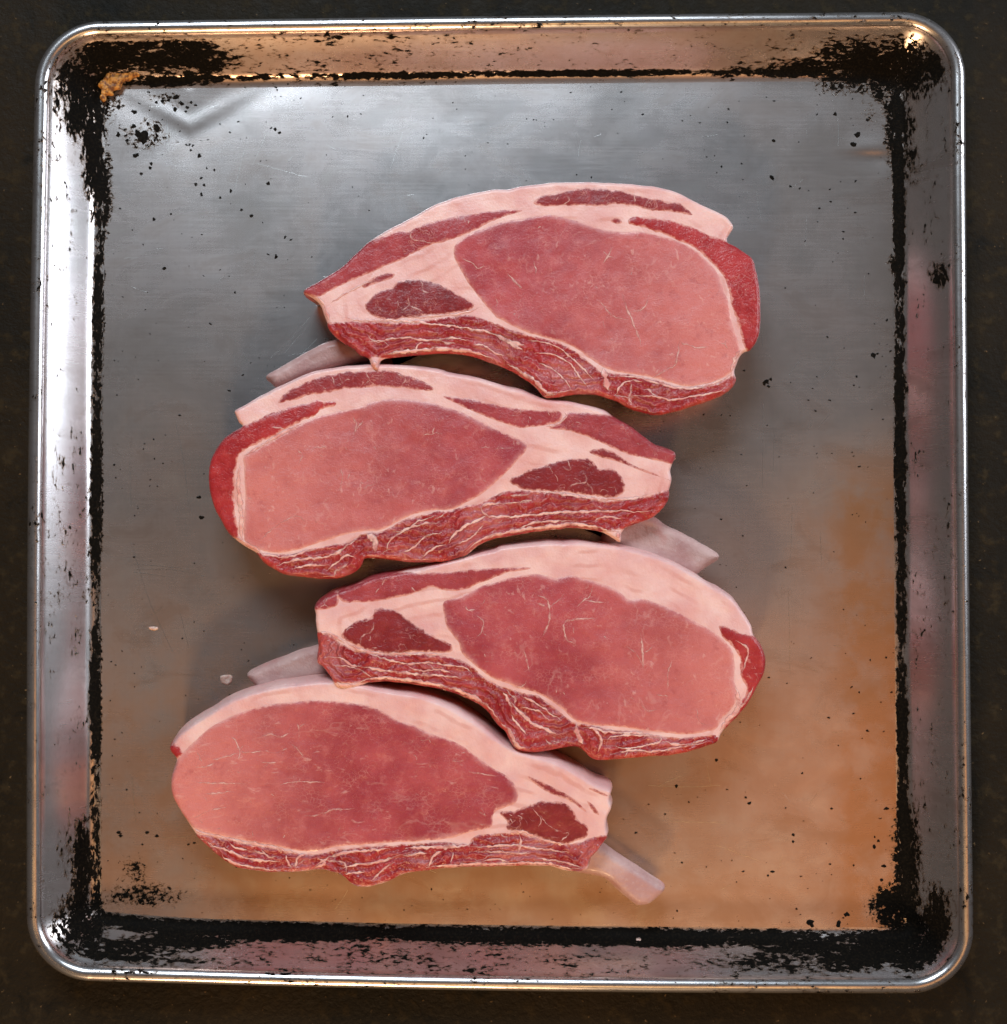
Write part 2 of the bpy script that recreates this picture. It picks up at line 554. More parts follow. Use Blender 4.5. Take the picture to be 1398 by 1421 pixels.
# ------------------------------------------------------------------ table
tb = 1.6
nt = 2
table = make_mesh("table_top", [(-tb, -tb, 0), (tb, -tb, 0), (tb, tb, 0), (-tb, tb, 0),
                                (-tb, -tb, -0.04), (tb, -tb, -0.04), (tb, tb, -0.04), (-tb, tb, -0.04)],
                  [(0, 1, 2, 3), (7, 6, 5, 4), (0, 4, 5, 1), (1, 5, 6, 2), (2, 6, 7, 3), (3, 7, 4, 0)], M_TABLE, smooth=False)
tag(table, "dark brown speckled table surface under the tray", kind='structure')

# ------------------------------------------------------------------ baking tray
Z_FLOOR = 0.0024
tray = empty("baking_tray", (0, 0, 0))
tag(tray, "large scratched aluminium baking tray with black burnt-on grease in its corners", "baking tray")


def rim_path():
    """outer rim outline traced on the rim plane, counter-clockwise in the world"""
    R = 92
    TL, TR, BR, BL = np.array([46, 27.]), np.array([1342, 12.]), np.array([1355, 1383.]), np.array([33, 1363.])
    corners = [BL, BR, TR, TL]
    bows = [(0, 5), (-1, 0), (0, -1), (-4, 0)]       # slight bends of the old pan: bottom, right, top, left
    pts = []
    for i in range(4):
        a, b = corners[i], corners[(i + 1) % 4]
        d = (b - a) / np.linalg.norm(b - a)
        L = np.linalg.norm(b - a)
        n = 260
        for k in range(n):
            s = R + (L - 2 * R) * k / n
            w = math.sin(math.pi * (s - R) / (L - 2 * R)) ** 1.0
            pts.append(a + d * s + np.array(bows[i]) * w)
        c = corners[(i + 2) % 4]
        d2 = (c - b) / np.linalg.norm(c - b)
        p0, p2 = b - d * R, b + d2 * R
        for k in range(60):
            t = k / 60
            kk = 0.5523
            q1 = p0 + d * R * kk; q2 = p2 - d2 * R * kk
            pts.append((1 - t) ** 3 * p0 + 3 * (1 - t) ** 2 * t * q1 + 3 * (1 - t) * t * t * q2 + t ** 3 * p2)
    return P(np.array(pts), Z_RIM)


rim = rim_path()
tang = np.roll(rim, -1, 0) - np.roll(rim, 1, 0)
for _ in range(4):
    tang = (np.roll(tang, 1, 0) + tang + np.roll(tang, -1, 0)) / 3
tang /= np.linalg.norm(tang, axis=1, keepdims=True)
inn = np.stack([-tang[:, 1], tang[:, 0]], 1)
arc = np.concatenate([[0], np.cumsum(np.linalg.norm(np.diff(rim, axis=0), axis=1))])
NP_ = len(rim)

# profile: offset inwards from the outer edge, height
RB = 0.0036
bead = []
for k in range(15):                       # rolled bead, from underneath outside over the top
    a = math.radians(230 - k * 14.3)
    bead.append((RB + RB * math.cos(a), Z_RIM - RB + RB * math.sin(a)))
wall_top = (2 * RB + 0.0012, Z_RIM - RB - 0.0004)
W0 = (0.0076, Z_RIM - 0.0042)
W1 = (0.0225, Z_FLOOR + 0.0032)
prof = [(0.0067, Z_RIM - 0.0018), (0.0067, Z_RIM - 0.0030), (0.0072, Z_RIM - 0.0036)]
for k in range(15):
    t = k / 14
    prof.append((W0[0] + (W1[0] - W0[0]) * t, W0[1] + (W1[1] - W0[1]) * t + 0.0004 * math.sin(math.pi * t)))
sl = math.atan2(W0[1] - W1[1], W1[0] - W0[0])
for k in range(1, 9):                     # fillet into the floor
    t = k / 8
    p1 = (W1[0] + 0.0028, Z_FLOOR)
    p2 = (W1[0] + 0.0075, Z_FLOOR)
    prof.append(((1 - t) ** 2 * W1[0] + 2 * (1 - t) * t * p1[0] + t * t * p2[0],
                 (1 - t) ** 2 * W1[1] + 2 * (1 - t) * t * p1[1] + t * t * p2[1]))

dent_A, dent_B, dent_C = P(np.array([[168, 122], [264, 173], [372, 112]]), Z_FLOOR)


def line_side(a, b, x, y):
    d = b - a
    L = np.hypot(*d)
    return ((x - a[0]) * -d[1] + (y - a[1]) * d[0]) / L


def floor_bumps(x, y):
    h = 0.00045 * fbm(x, y, 0.11, 2, 1) + 0.00014 * fbm(x, y, 0.035, 2, 2)
    s1 = line_side(dent_A, dent_B, x, y)     # positive on the wall side
    s2 = line_side(dent_B, dent_C, x, y)
    m = np.minimum(s1, s2)
    k = 0.0016
    sm = np.where(m > 0, np.sqrt(m * m + k * k) - k, 0)
    h = h + 0.045 * np.minimum(sm, 0.013)
    near = np.exp(-((x - dent_B[0]) ** 2 + (y - dent_B[1]) ** 2) / 0.034 ** 2)
    h = h + 0.00034 * near * np.exp(-(m / 0.0040) ** 2)
    m2 = -np.minimum(np.maximum(-m, 0), 0.02)
    h = h - 0.0003 * np.exp(-(np.minimum(m, 0) / 0.012) ** 2) * (np.hypot(x - dent_B[0], y - dent_B[1]) < 0.09)
    # small knock near the other back corner
    q = P(np.array([[1212, 212]]), Z_FLOOR)[0]
    dx, dy = (x - q[0]) / 0.013, (y - q[1]) / 0.004
    h = h + 0.0006 * np.tanh(dy * 2.0) * np.exp(-dx * dx - dy * dy * 0.25)
    return h


GR = [  # x, y, rx, ry, strength in photograph pixels
    (118, 118, 48, 62, 1.0), (170, 76, 95, 30, .98), (255, 80, 80, 30, .75), (235, 112, 100, 9, .9), (130, 205, 20, 85, .95), (108, 160, 22, 40, .8),
    (205, 188, 40, 26, .52), (235, 138, 34, 14, .50), (140, 260, 16, 70, .8), (340, 72, 60, 18, .45),
    (1245, 95, 62, 50, 1.0), (1190, 88, 75, 38, .92), (1130, 92, 90, 16, .75), (1246, 170, 19, 80, 1.0), (1292, 95, 28, 30, .8), (1262, 190, 16, 90, .55),
    (1095, 62, 60, 22, .45), (1205, 150, 20, 26, .45), (1100, 100, 120, 8, .8),
    (112, 1285, 40, 48, .98), (170, 1320, 80, 22, .80), (118, 1205, 20, 75, .92), (200, 1242, 60, 18, .62), (185, 1215, 26, 34, .5), (260, 1305, 90, 14, .9),
    (90, 1180, 18, 60, .5), (260, 1335, 80, 10, .55), (95, 1275, 28, 40, .6),
    (1268, 1312, 55, 50, 1.0), (1200, 1328, 95, 28, .97), (1258, 1200, 22, 90, .9), (1300, 1285, 26, 55, .95), (1130, 1315, 90, 18, .75), (1240, 1260, 34, 34, .85),
    (1090, 1335, 120, 20, .62), (420, 1300, 240, 9, .80), (1000, 1300, 260, 9, .80), (600, 1325, 240, 16, .36), (380, 1330, 150, 14, .44), (900, 1325, 200, 16, .42),
    (1304, 380, 16, 20, .72), (85, 640, 16, 14, .5), (100, 310, 10, 50, .4), (1245, 365, 12, 18, .8),
    (570, 46, 14, 8, .9), (450, 55, 70, 16, .35), (990, 62, 120, 20, .35),
]


def grime_at(x, y, z, vpos):
    px, py = to_px(x, y, z)
    g = np.full(x.shape, 0.0)
    for cx, cy, rx, ry, s in GR:
        q = ((px - cx) / rx) ** 2 + ((py - cy) / ry) ** 2
        g = np.maximum(g, min(s, 0.77) * np.exp(-(q ** 1.2) * 0.5))
    return g


def joint_strength(u01):
    """how burnt the crease between floor and wall is, by position along the rim"""
    return u01


# ring vertices
SIDE = np.repeat(np.arange(4), 320)          # 0 bottom, 1 right, 2 top, 3 left  (260 straight + 60 corner)


def ease(a, n=90):
    k = np.hanning(n); k /= k.sum()
    return np.convolve(np.concatenate([a[-n:], a, a[:n]]), k, 'same')[n:-n]


WSC = ease(np.array([0.80, 1.0, 0.84, 0.97])[SIDE])


def inset(d):
    """inward offset: the end walls are a little steeper than the side walls"""
    return (d if d < 0.0068 else 0.0067 + (d - 0.0067) * WSC) * np.ones(NP_)


rows = []
prof_all = prof
for d, z in prof_all:
    xy = rim + inn * inset(d)[:, None]
    w = max(0.0, 1 - (z - Z_FLOOR) / (Z_RIM - Z_FLOOR)) ** 3
    zz = z + w * floor_bumps(xy[:, 0], xy[:, 1])
    rows.append(np.column_stack([xy, zz]))
V = np.vstack(rows)
nr = len(rows)


def ring_faces(nrow):
    f = []
    i = np.arange(NP_); j = (i + 1) % NP_
    for r in range(nrow - 1):
        f.append(np.stack([r * NP_ + i, r * NP_ + j, (r + 1) * NP_ + j, (r + 1) * NP_ + i], 1))
    return np.vstack(f)


side = SIDE

JS = ease(np.array([0.88, 0.78, 0.74, 0.70])[side])
JS = JS + 0.22 * fbm(arc, arc * 0, 0.03, 2, 3)
vlen = np.concatenate([[0], np.cumsum([math.hypot(prof[k + 1][0] - prof[k][0], prof[k + 1][1] - prof[k][1]) for k in range(nr - 1)])])
gr_rows, gco_rows = [], []
jd = {0: 0.0245, 1: 0.0268, 2: 0.0245, 3: 0.0275}
jw = {0: 0.0058, 1: 0.0036, 2: 0.0022, 3: 0.0040}
JD = ease(np.array([jd[s] for s in side])); JW = ease(np.array([jw[s] for s in side]))


def joint(dist):
    return JS * np.exp(-(np.abs(dist - JD) / JW) ** 2.6)


WALLG = ease(np.array([0.41, 0.35, 0.37, 0.36])[side])
for r, (d, z) in enumerate(prof_all):
    x, y, zz = rows[r].T
    g = grime_at(x, y, zz, None)
    g = np.maximum(g, joint(np.full(NP_, d)))
    g = np.maximum(g, WALLG + 0.06 * fbm(x, y, 0.05, 2, 9))
    if z > Z_RIM - 0.0055:
        g = np.minimum(g, 0.42)
    gr_rows.append(g)
    gco_rows.append(np.column_stack([arc * 0.50, np.full(NP_, vlen[r]), np.zeros(NP_)]))
wall_attr = {'grime': np.concatenate(gr_rows), 'gco': np.vstack(gco_rows), 'patina_reflection': np.tile(ease(np.array([0.12, 0.05, 0.42, 0.05])[side]), nr)}
wall = make_mesh("pan_wall", V, ring_faces(nr), M_TRAY, tray, attrs=wall_attr)

# rolled rim
rr = [np.column_stack([rim + inn * d, np.full(NP_, z)]) for d, z in bead]
for k in range(len(rr)):                      # small nicks
    rr[k][:, 2] += 0.00012 * fbm(arc, arc * 0 + k * .001, 0.02, 2, 4)
rg = np.full(NP_, 0.36) + 0.10 * fbm(arc, arc * 0, 0.04, 2, 5)
rim_attr = {'grime': np.tile(rg, len(rr)),
            'gco': np.vstack([np.column_stack([arc * 0.6, np.full(NP_, 0.3 + 0.0009 * k), np.zeros(NP_)]) for k in range(len(rr))]),
            'patina_reflection': np.zeros(len(rr) * NP_)}
rimo = make_mesh("rolled_rim", np.vstack(rr), ring_faces(len(rr)), M_TRAY, tray, attrs=rim_attr)

# floor: rings from the foot of the wall to the middle
d_end = prof[-1][0]
loop = rim + inn * inset(d_end)[:, None]
cen = loop.mean(0)
NF = 130
fr = []
svals = 1 - (np.arange(NF) / NF) ** 1.25
for s in svals:
    xy = cen + (loop - cen) * s
    fr.append(np.column_stack([xy, Z_FLOOR + floor_bumps(xy[:, 0], xy[:, 1])]))
FV = np.vstack(fr)
ff = ring_faces(NF)
FV = np.vstack([FV, [[cen[0], cen[1], Z_FLOOR + floor_bumps(cen[:1], cen[1:2])[0]]]])
x, y, z = FV.T
loop_len = np.linalg.norm(loop - cen, axis=1)
nn = np.einsum('ij,ij->i', loop - cen, -inn)
gf = grime_at(x, y, z, None)
for r, s in enumerate(svals):
    dd = d_end + (1 - s) * nn / WSC
    sl_ = slice(r * NP_, (r + 1) * NP_)
    gf[sl_] = np.maximum(gf[sl_], joint(dd))
gf = np.maximum(gf, 0.0)
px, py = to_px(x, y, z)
refl_tint = np.clip((px - 1020) / 160, 0, 1) * np.clip((py - 540) / 150, 0, 1) * 0.88  # warm brown reflections painted into the floor colour, strongest right and front
refl_tint = np.maximum(refl_tint, 0.12 + 0.56 * np.clip((py - 640) / 330, 0, 1))
refl_tint = np.maximum(refl_tint, 0.30 * np.exp(-(((px - 230) / 110) ** 2 + ((py - 640) / 150) ** 2)))
refl_tint = np.maximum(refl_tint, 0.22 * np.exp(-(((px - 1170) / 110) ** 2 + ((py - 640) / 160) ** 2)))
fgco = np.column_stack([x * 0.9, y, z * 0 + 0.5])
tri_last = np.array([[(NF - 1) * NP_ + i, (NF - 1) * NP_ + (i + 1) % NP_, len(FV) - 1, len(FV) - 1] for i in range(NP_)])
faces_floor = ff.tolist() + [(a, b, c) for a, b, c, _ in tri_last.tolist()]
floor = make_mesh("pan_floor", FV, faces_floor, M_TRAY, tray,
                  attrs={'grime': gf, 'gco': fgco, 'patina_reflection': refl_tint})
# underside so that the pan is a closed body
ub = [np.column_stack([rim + inn * (inset(d)[:, None] - 0.0008), np.full(NP_, max(z - 0.0012, 0.0004))]) for d, z in prof_all[1:]]
ub.append(np.column_stack([cen + (loop - cen) * 0.001, np.full(NP_, 0.0004)]))
make_mesh("pan_underside", np.vstack(ub), ring_faces(len(ub))[:, ::-1].copy(), M_TRAY, tray,
          attrs={'grime': np.full(len(ub) * NP_, .3), 'gco': np.vstack(ub), 'patina_reflection': np.full(len(ub) * NP_, .3)})


def surf_floor(xy):
    return Z_FLOOR + floor_bumps(xy[:, 0], xy[:, 1])


# ------------------------------------------------------------------ charred flakes on the floor
def flakes():
    vs_, fs_ = [], []

    def add(px_, py_, r, asp=1.0, rot=0.0):
        c = P(np.array([[px_, py_]]), Z_FLOOR)[0]
        n = random.randint(7, 11)
        base = len(vs_)
        ring = []
        for k in range(n):
            a = 2 * math.pi * k / n
            q = r * S * random.uniform(0.55, 1.25)
            ex, ey = q * math.cos(a) * asp, q * math.sin(a) / max(asp, .6) ** .5
            ring.append((c[0] + ex * math.cos(rot) - ey * math.sin(rot), c[1] + ex * math.sin(rot) + ey * math.cos(rot)))
        ring = np.array(ring)
        zf = surf_floor(np.vstack([ring, c[None]]))
        for (qx, qy), qz in zip(ring, zf):
            vs_.append((qx, qy, qz - 0.00005))
        for (qx, qy), qz in zip(ring, zf):
            vs_.append((c[0] + (qx - c[0]) * .7, c[1] + (qy - c[1]) * .7, qz + 0.00028))
        vs_.append((c[0], c[1], zf[-1] + 0.00038))
        for k in range(n):
            k2 = (k + 1) % n
            fs_.append((base + k, base + k2, base + n + k2, base + n + k))
            fs_.append((base + n + k, base + n + k2, base + 2 * n))
    k4 = lambda x, y: (100 + x / 3.495, 60 + y / 3.495)
    for x, y, r in [(617, 545, 4.6), (628, 735, 3.2), (720, 747, 2.6), (770, 717, 2.8), (950, 680, 3), (600, 685, 3), (640, 687, 3), (628, 652, 2.2),
                    (653, 604, 2), (690, 613, 2), (398, 855, 3.6), (448, 1092, 3.2), (985, 415, 2.6), (1006, 433, 2.4), (965, 412, 2), (873, 835, 3),
                    (822, 808, 2.2), (990, 1033, 3.2), (1033, 940, 2.2), (455, 455, 1.8), (335, 632, 2.8), (380, 605, 3), (385, 582, 3), (570, 490, 2.4),
                    (555, 490, 2), (585, 495, 2), (575, 517, 2), (765, 430, 1.8), (718, 390, 1.4), (345, 975, 1.4), (233, 800, 2), (1110, 265, 1.6),
                    (1203, 203, 1.6), (1338, 353, 1.6), (925, 868, 1.2), (790, 1210, 2), (915, 570, 1.4), (480, 827, 1.6), (292, 905, 1.2),
                    (300, 330, 4), (345, 455, 9), (300, 400, 4), (320, 440, 6), (405, 415, 3.4), (403, 468, 2.6), (310, 545, 5), (265, 470, 3.2), (225, 440, 4),
                    (500, 262, 5), (530, 290, 4), (500, 320, 4), (470, 275, 3), (560, 310, 3), (440, 280, 3.4), (580, 285, 2.4), (600, 300, 2), (550, 330, 2.4), (410, 285, 3)]:
        a, b = k4(x, y)
        add(a, b, r, random.uniform(.8, 1.4), random.uniform(0, 3))
    k2 = lambda x, y: (900 + x / 2.733, 100 + y / 2.733)
    for x, y, r in [(795, 237, 4.6), (778, 272, 5.6), (710, 158, 3.4), (833, 180, 3), (476, 258, 2.6), (470, 397, 3.8), (540, 433, 2.4), (787, 413, 2), (575, 440, 1.6),
                    (450, 1175, 4.2), (440, 1182, 3), (465, 1165, 3), (455, 1192, 2.6), (855, 1075, 4.4), (870, 1068, 2.4), (790, 1155, 1.8), (680, 1005, 2), (640, 1155, 1.6),
                    (740, 632, 1.6), (278, 357, 2), (355, 346, 1.4), (595, 640, 1.2), (650, 515, 1.8), (905, 940, 2.2), (640, 160, 1.8), (300, 190, 1.4)]:
        a, b = k2(x, y)
        add(a, b, r, random.uniform(.8, 1.4), random.uniform(0, 3))
    k3 = lambda x, y: (860 + x / 2.599, 900 + y / 2.599)
    for x, y, r in [(350, 402, 2.6), (207, 497, 3.2), (455, 537, 2), (470, 558, 2.6), (60, 665, 2), (627, 672, 2.8), (627, 697, 2.2), (550, 805, 2.6), (535, 820, 2), (845, 783, 2.2),
                    (660, 450, 2), (895, 297, 2), (790, 350, 1.4), (755, 250, 1.8), (845, 235, 1.6), (865, 158, 1.6), (905, 42, 1.6), (165, 598, 1.4), (105, 563, 1.4),
                    (540, 105, 1.6), (250, 555, 1.4), (765, 578, 2), (870, 470, 1.6), (600, 575, 1.4), (225, 773, 1.6), (405, 765, 1.2), (655, 822, 1.4), (760, 778, 1.6),
                    (920, 715, 3), (935, 695, 2.4), (962, 578, 3.4), (955, 785, 3), (945, 835, 2.6), (690, 992, 6), (790, 995, 5), (820, 960, 4), (640, 940, 2)]:
        a, b = k3(x, y)
        add(a, b, r, random.uniform(.8, 1.6), random.uniform(-.4, .4))
    for x, y, r in [(279, 718, 3.4), (276, 690, 2.6), (186, 773, 1.4), (165, 1155, 3), (168, 1160, 2.6), (205, 1155, 3), (218, 1160, 2.4), (262, 1172, 1.8), (270, 1170, 1.8), (198, 1172, 1.8)]:
        add(x, y, r, 1.4, 0.1)
    n = 0
    while n < 520:                       # scattered fine specks, denser near the edges
        x = random.uniform(150, 1240); y = random.uniform(115, 1285)
        e = min(x - 150, 1240 - x, y - 115, 1285 - y)
        if random.random() > 0.25 + 0.9 * math.exp(-e / 60):
            continue
        n += 1
        add(x, y, random.choice([.5, .6, .7, .8, .9, 1.1, 1.6]), random.uniform(.8, 2.0), random.uniform(-.6, .6))
    o = make_mesh("burnt_flakes", vs_, fs_, M_CHAR, tray, smooth=False)
    o['kind'] = 'stuff'


flakes()

# ------------------------------------------------------------------ scratches
class Ribbons:
    """thin strands of fat lying in the surface"""
    def __init__(self, zfun):
        self.z = zfun; self.v = []; self.f = []; self.a = []

    def add(self, line, width, rough=0.25, taper=True, lift=0.00022, step=1.1, wob=0.6, cols=5):
        """line and width in photograph pixels (already on the chop plane in metres for line)"""
        p = smooth_line(line, step * S)
        n = len(p)
        if n < 3:
            return
        s = np.concatenate([[0], np.cumsum(np.linalg.norm(np.diff(p, axis=0), axis=1))])
        sd_ = random.random() * 50
        t = np.gradient(p, axis=0); t /= (np.linalg.norm(t, axis=1, keepdims=True) + 1e-12)
        nrm = np.stack([-t[:, 1], t[:, 0]], 1)
        p = p + nrm * (wob * S * fbm(s, s * 0 + sd_, 6 * S, 3))[:, None]
        u = s / s[-1]
        w = width * S * 0.5 * (1 + rough * 2.2 * fbm(s, s * 0 + sd_ + 9, 5 * S, 3))
        if taper:
            w = w * np.clip(np.minimum(u, 1 - u) * 5, 0.12, 1)
        w = np.maximum(w, 0.16 * S)
        c = np.linspace(-1, 1, cols)
        pts = p[:, None, :] + nrm[:, None, :] * (w[:, None] * c[None])[..., None]
        q = pts.reshape(-1, 2)
        hh = np.minimum(lift, w * 0.8)[:, None] * (1.0 - 0.9 * c[None] ** 2) + 0.00004
        b = sum(len(a) for a in self.v)
        self.v.append(np.column_stack([q, hh.ravel()]))
        self.a.append(((1 - np.abs(c))[None] * np.ones((n, 1))).ravel())
        i = np.arange(n - 1)[:, None] * cols + np.arange(cols - 1)[None]
        i = i.ravel() + b
        self.f.append(np.stack([i, i + cols, i + cols + 1, i + 1], 1)[:, ::-1])

    def build(self, name, mat, parent):
        if not self.v:
            return None
        v = np.vstack(self.v)
        v[:, 2] += self.z(v[:, 0], v[:, 1])
        return make_mesh(name, v, np.vstack(self.f), mat, parent, attrs={'fade': np.concatenate(self.a)})


t_ = NT("scratch_metal")
t_.set(base=(0.62, 0.61, 0.60), metal=1.0, rough=0.30)
scr = Ribbons(lambda x, y: Z_FLOOR + floor_bumps(x, y))
random.seed(3)
LN = [((182, 752), (206, 830), (240, 905)), ((186, 783), (225, 786), (262, 790)), ((190, 790), (240, 791), (285, 800)), ((186, 794), (230, 800)), ((345, 190), (335, 225), (325, 265)),
      ((370, 185), (350, 230)), ((430, 440), (400, 475), (372, 500)), ((425, 455), (395, 490)), ((440, 470), (415, 495)), ((245, 590), (255, 640), (262, 700)),
      ((895, 955), (935, 990), (960, 1005)), ((1120, 300), (1118, 340)), ((1200, 380), (1200, 410)), ((560, 180), (540, 240)), ((1100, 700), (1098, 780)), ((1095, 820), (1097, 940)),
      ((1060, 560), (1058, 680)), ((1075, 600), (1073, 660)), ((900, 1090), (950, 1092), (1000, 1090)), ((930, 1140), (1010, 1142)), ((180, 640), (182, 700)), ((250, 850), (262, 900))]
for _ in range(130):
    x0, y0 = random.uniform(170, 1210), random.uniform(140, 1260)
    a_ = random.choice([0.0, 0.35, 1.57, 1.57, 2.2, 2.7]) + random.gauss(0, 0.12)
    L_ = random.choice([10, 14, 18, 25, 35, 60]) * random.uniform(.8, 1.3)
    LN.append(((x0, y0), (x0 + L_ * .5 * math.cos(a_) + random.gauss(0, 1), y0 + L_ * .5 * math.sin(a_)), (x0 + L_ * math.cos(a_), y0 + L_ * math.sin(a_))))
for ln in LN:
    scr.add(P(np.array(ln, float), Z_FLOOR), 0.38, 0.5, True, 0.00001, step=4, wob=0.5, cols=3)
so = scr.build("scratch_marks", t_.m, tray)
so['kind'] = 'stuff'

# ------------------------------------------------------------------ slabs (chops and bones)
CELL = 1.5 * S


def slab(poly, ztop, zbot, r, bulge, cell=CELL, nwall=14, close_bottom=True, rib_cut=0.0, flare=0.0):
    """closed body with the outline poly; returns vertices, quads and per-vertex data"""
    lo = poly.min(0) - 3 * cell; hi = poly.max(0) + 3 * cell
    nx = int((hi[0] - lo[0]) / cell) + 1; ny = int((hi[1] - lo[1]) / cell) + 1
    gx = lo[0] + np.arange(nx) * cell; gy = lo[1] + np.arange(ny) * cell
    X, Y = np.meshgrid(gx, gy)
    D = sdf(poly, X, Y).reshape(X.shape)
    inn_ = D > -0.45 * cell
    fk = inn_[:-1, :-1] & inn_[1:, :-1] & inn_[:-1, 1:] & inn_[1:, 1:]
    fy, fx = np.nonzero(fk)
    idx = lambda a, b: a * nx + b
    F = np.stack([idx(fy, fx), idx(fy, fx + 1), idx(fy + 1, fx + 1), idx(fy + 1, fx)], 1)
    used, inv = np.unique(F, return_inverse=True)
    F = inv.reshape(F.shape)
    p = np.stack([X.ravel()[used], Y.ravel()[used]], 1)
    # boundary edges
    e = np.vstack([F[:, [0, 1]], F[:, [1, 2]], F[:, [2, 3]], F[:, [3, 0]]])
    key = e[:, 0].astype(np.int64) * len(p) + e[:, 1]
    rkey = e[:, 1].astype(np.int64) * len(p) + e[:, 0]
    be = e[~np.isin(key, rkey)]
    bv = np.unique(be)
    h = cell * 0.2

    def grad(q):
        gx_ = sdf(poly, q[:, 0] + h, q[:, 1]) - sdf(poly, q[:, 0] - h, q[:, 1])
        gy_ = sdf(poly, q[:, 0], q[:, 1] + h) - sdf(poly, q[:, 0], q[:, 1] - h)
        g = np.stack([gx_, gy_], 1)
        return g / (np.linalg.norm(g, axis=1, keepdims=True) + 1e-12)
    q = p[bv]
    for _ in range(2):
        q = q - grad(q) * sdf(poly, q[:, 0], q[:, 1])[:, None]
    p[bv] = q
    d = np.maximum(sdf(poly, p[:, 0], p[:, 1]), 0)
    d[bv] = 0
    out = -grad(q - 0.0 * q + grad(q) * cell * 0.6)
    nbr = {}
    pos = {int(v): i for i, v in enumerate(bv)}
    for _ in range(3):
        acc = out.copy()
        ia = np.searchsorted(bv, be[:, 0]); ib = np.searchsorted(bv, be[:, 1])
        np.add.at(acc, ia, out[ib]); np.add.at(acc, ib, out[ia])
        out = acc / (np.linalg.norm(acc, axis=1, keepdims=True) + 1e-12)
    rd = np.where(d < r, r - np.sqrt(np.maximum(r * r - (r - np.minimum(d, r)) ** 2, 0)), 0)
    z = ztop(p[:, 0], p[:, 1]) - rd
    V = [np.column_stack([p, z])]
    rimxy = p.copy()
    edge = [np.zeros(len(p))]
    Fs = [F]
    prev = bv
    zr = z[bv]
    off0 = len(p)
    nb = len(bv)
    src = [p]
    pull = q - out * 0.0008
    ia = np.searchsorted(bv, be[:, 0]); ib = np.searchsorted(bv, be[:, 1])
    for k in range(1, nwall + 1):
        t = k / nwall
        zz = zr + (zbot - zr) * t
        o = bulge(t) + 0.0007 * fbm(q[:, 0] * 1.0 + t * 0.013, q[:, 1] + t * 0.02, 0.012, 3, 6) * min(1, 3 * t)
        o = o - rib_cut * np.clip(-out[:, 1], 0, 1) * t ** 0.8 + flare * np.clip(out[:, 1], 0, 1) * t ** 0.9
        V.append(np.column_stack([q + out * o[:, None], zz]))
        edge.append(np.full(nb, t))
        src.append(pull)
        cur = off0 + (k - 1) * nb + np.arange(nb)
        A = prev if k == 1 else prev
        pa = (bv[ia] if k == 1 else prev[ia]); pb = (bv[ib] if k == 1 else prev[ib])
        Fs.append(np.stack([pb, pa, cur[ia], cur[ib]], 1))
        prev = cur
    V = np.vstack(V); Fa = np.vstack(Fs)
    if close_bottom:
        ca = V[prev].mean(0)
        n0 = len(V)
        bot = V[prev].copy(); bot[:, :2] = ca[:2] + (bot[:, :2] - ca[:2]) * 0.03
        V = np.vstack([V, bot]); Fa = np.vstack([Fa, np.stack([prev[ib], prev[ia], n0 + ia, n0 + ib], 1)])
        edge.append(np.ones(nb)); src.append(pull)
    return V, Fa, np.vstack(src), np.concatenate(edge)


H_TOP = 0.0350


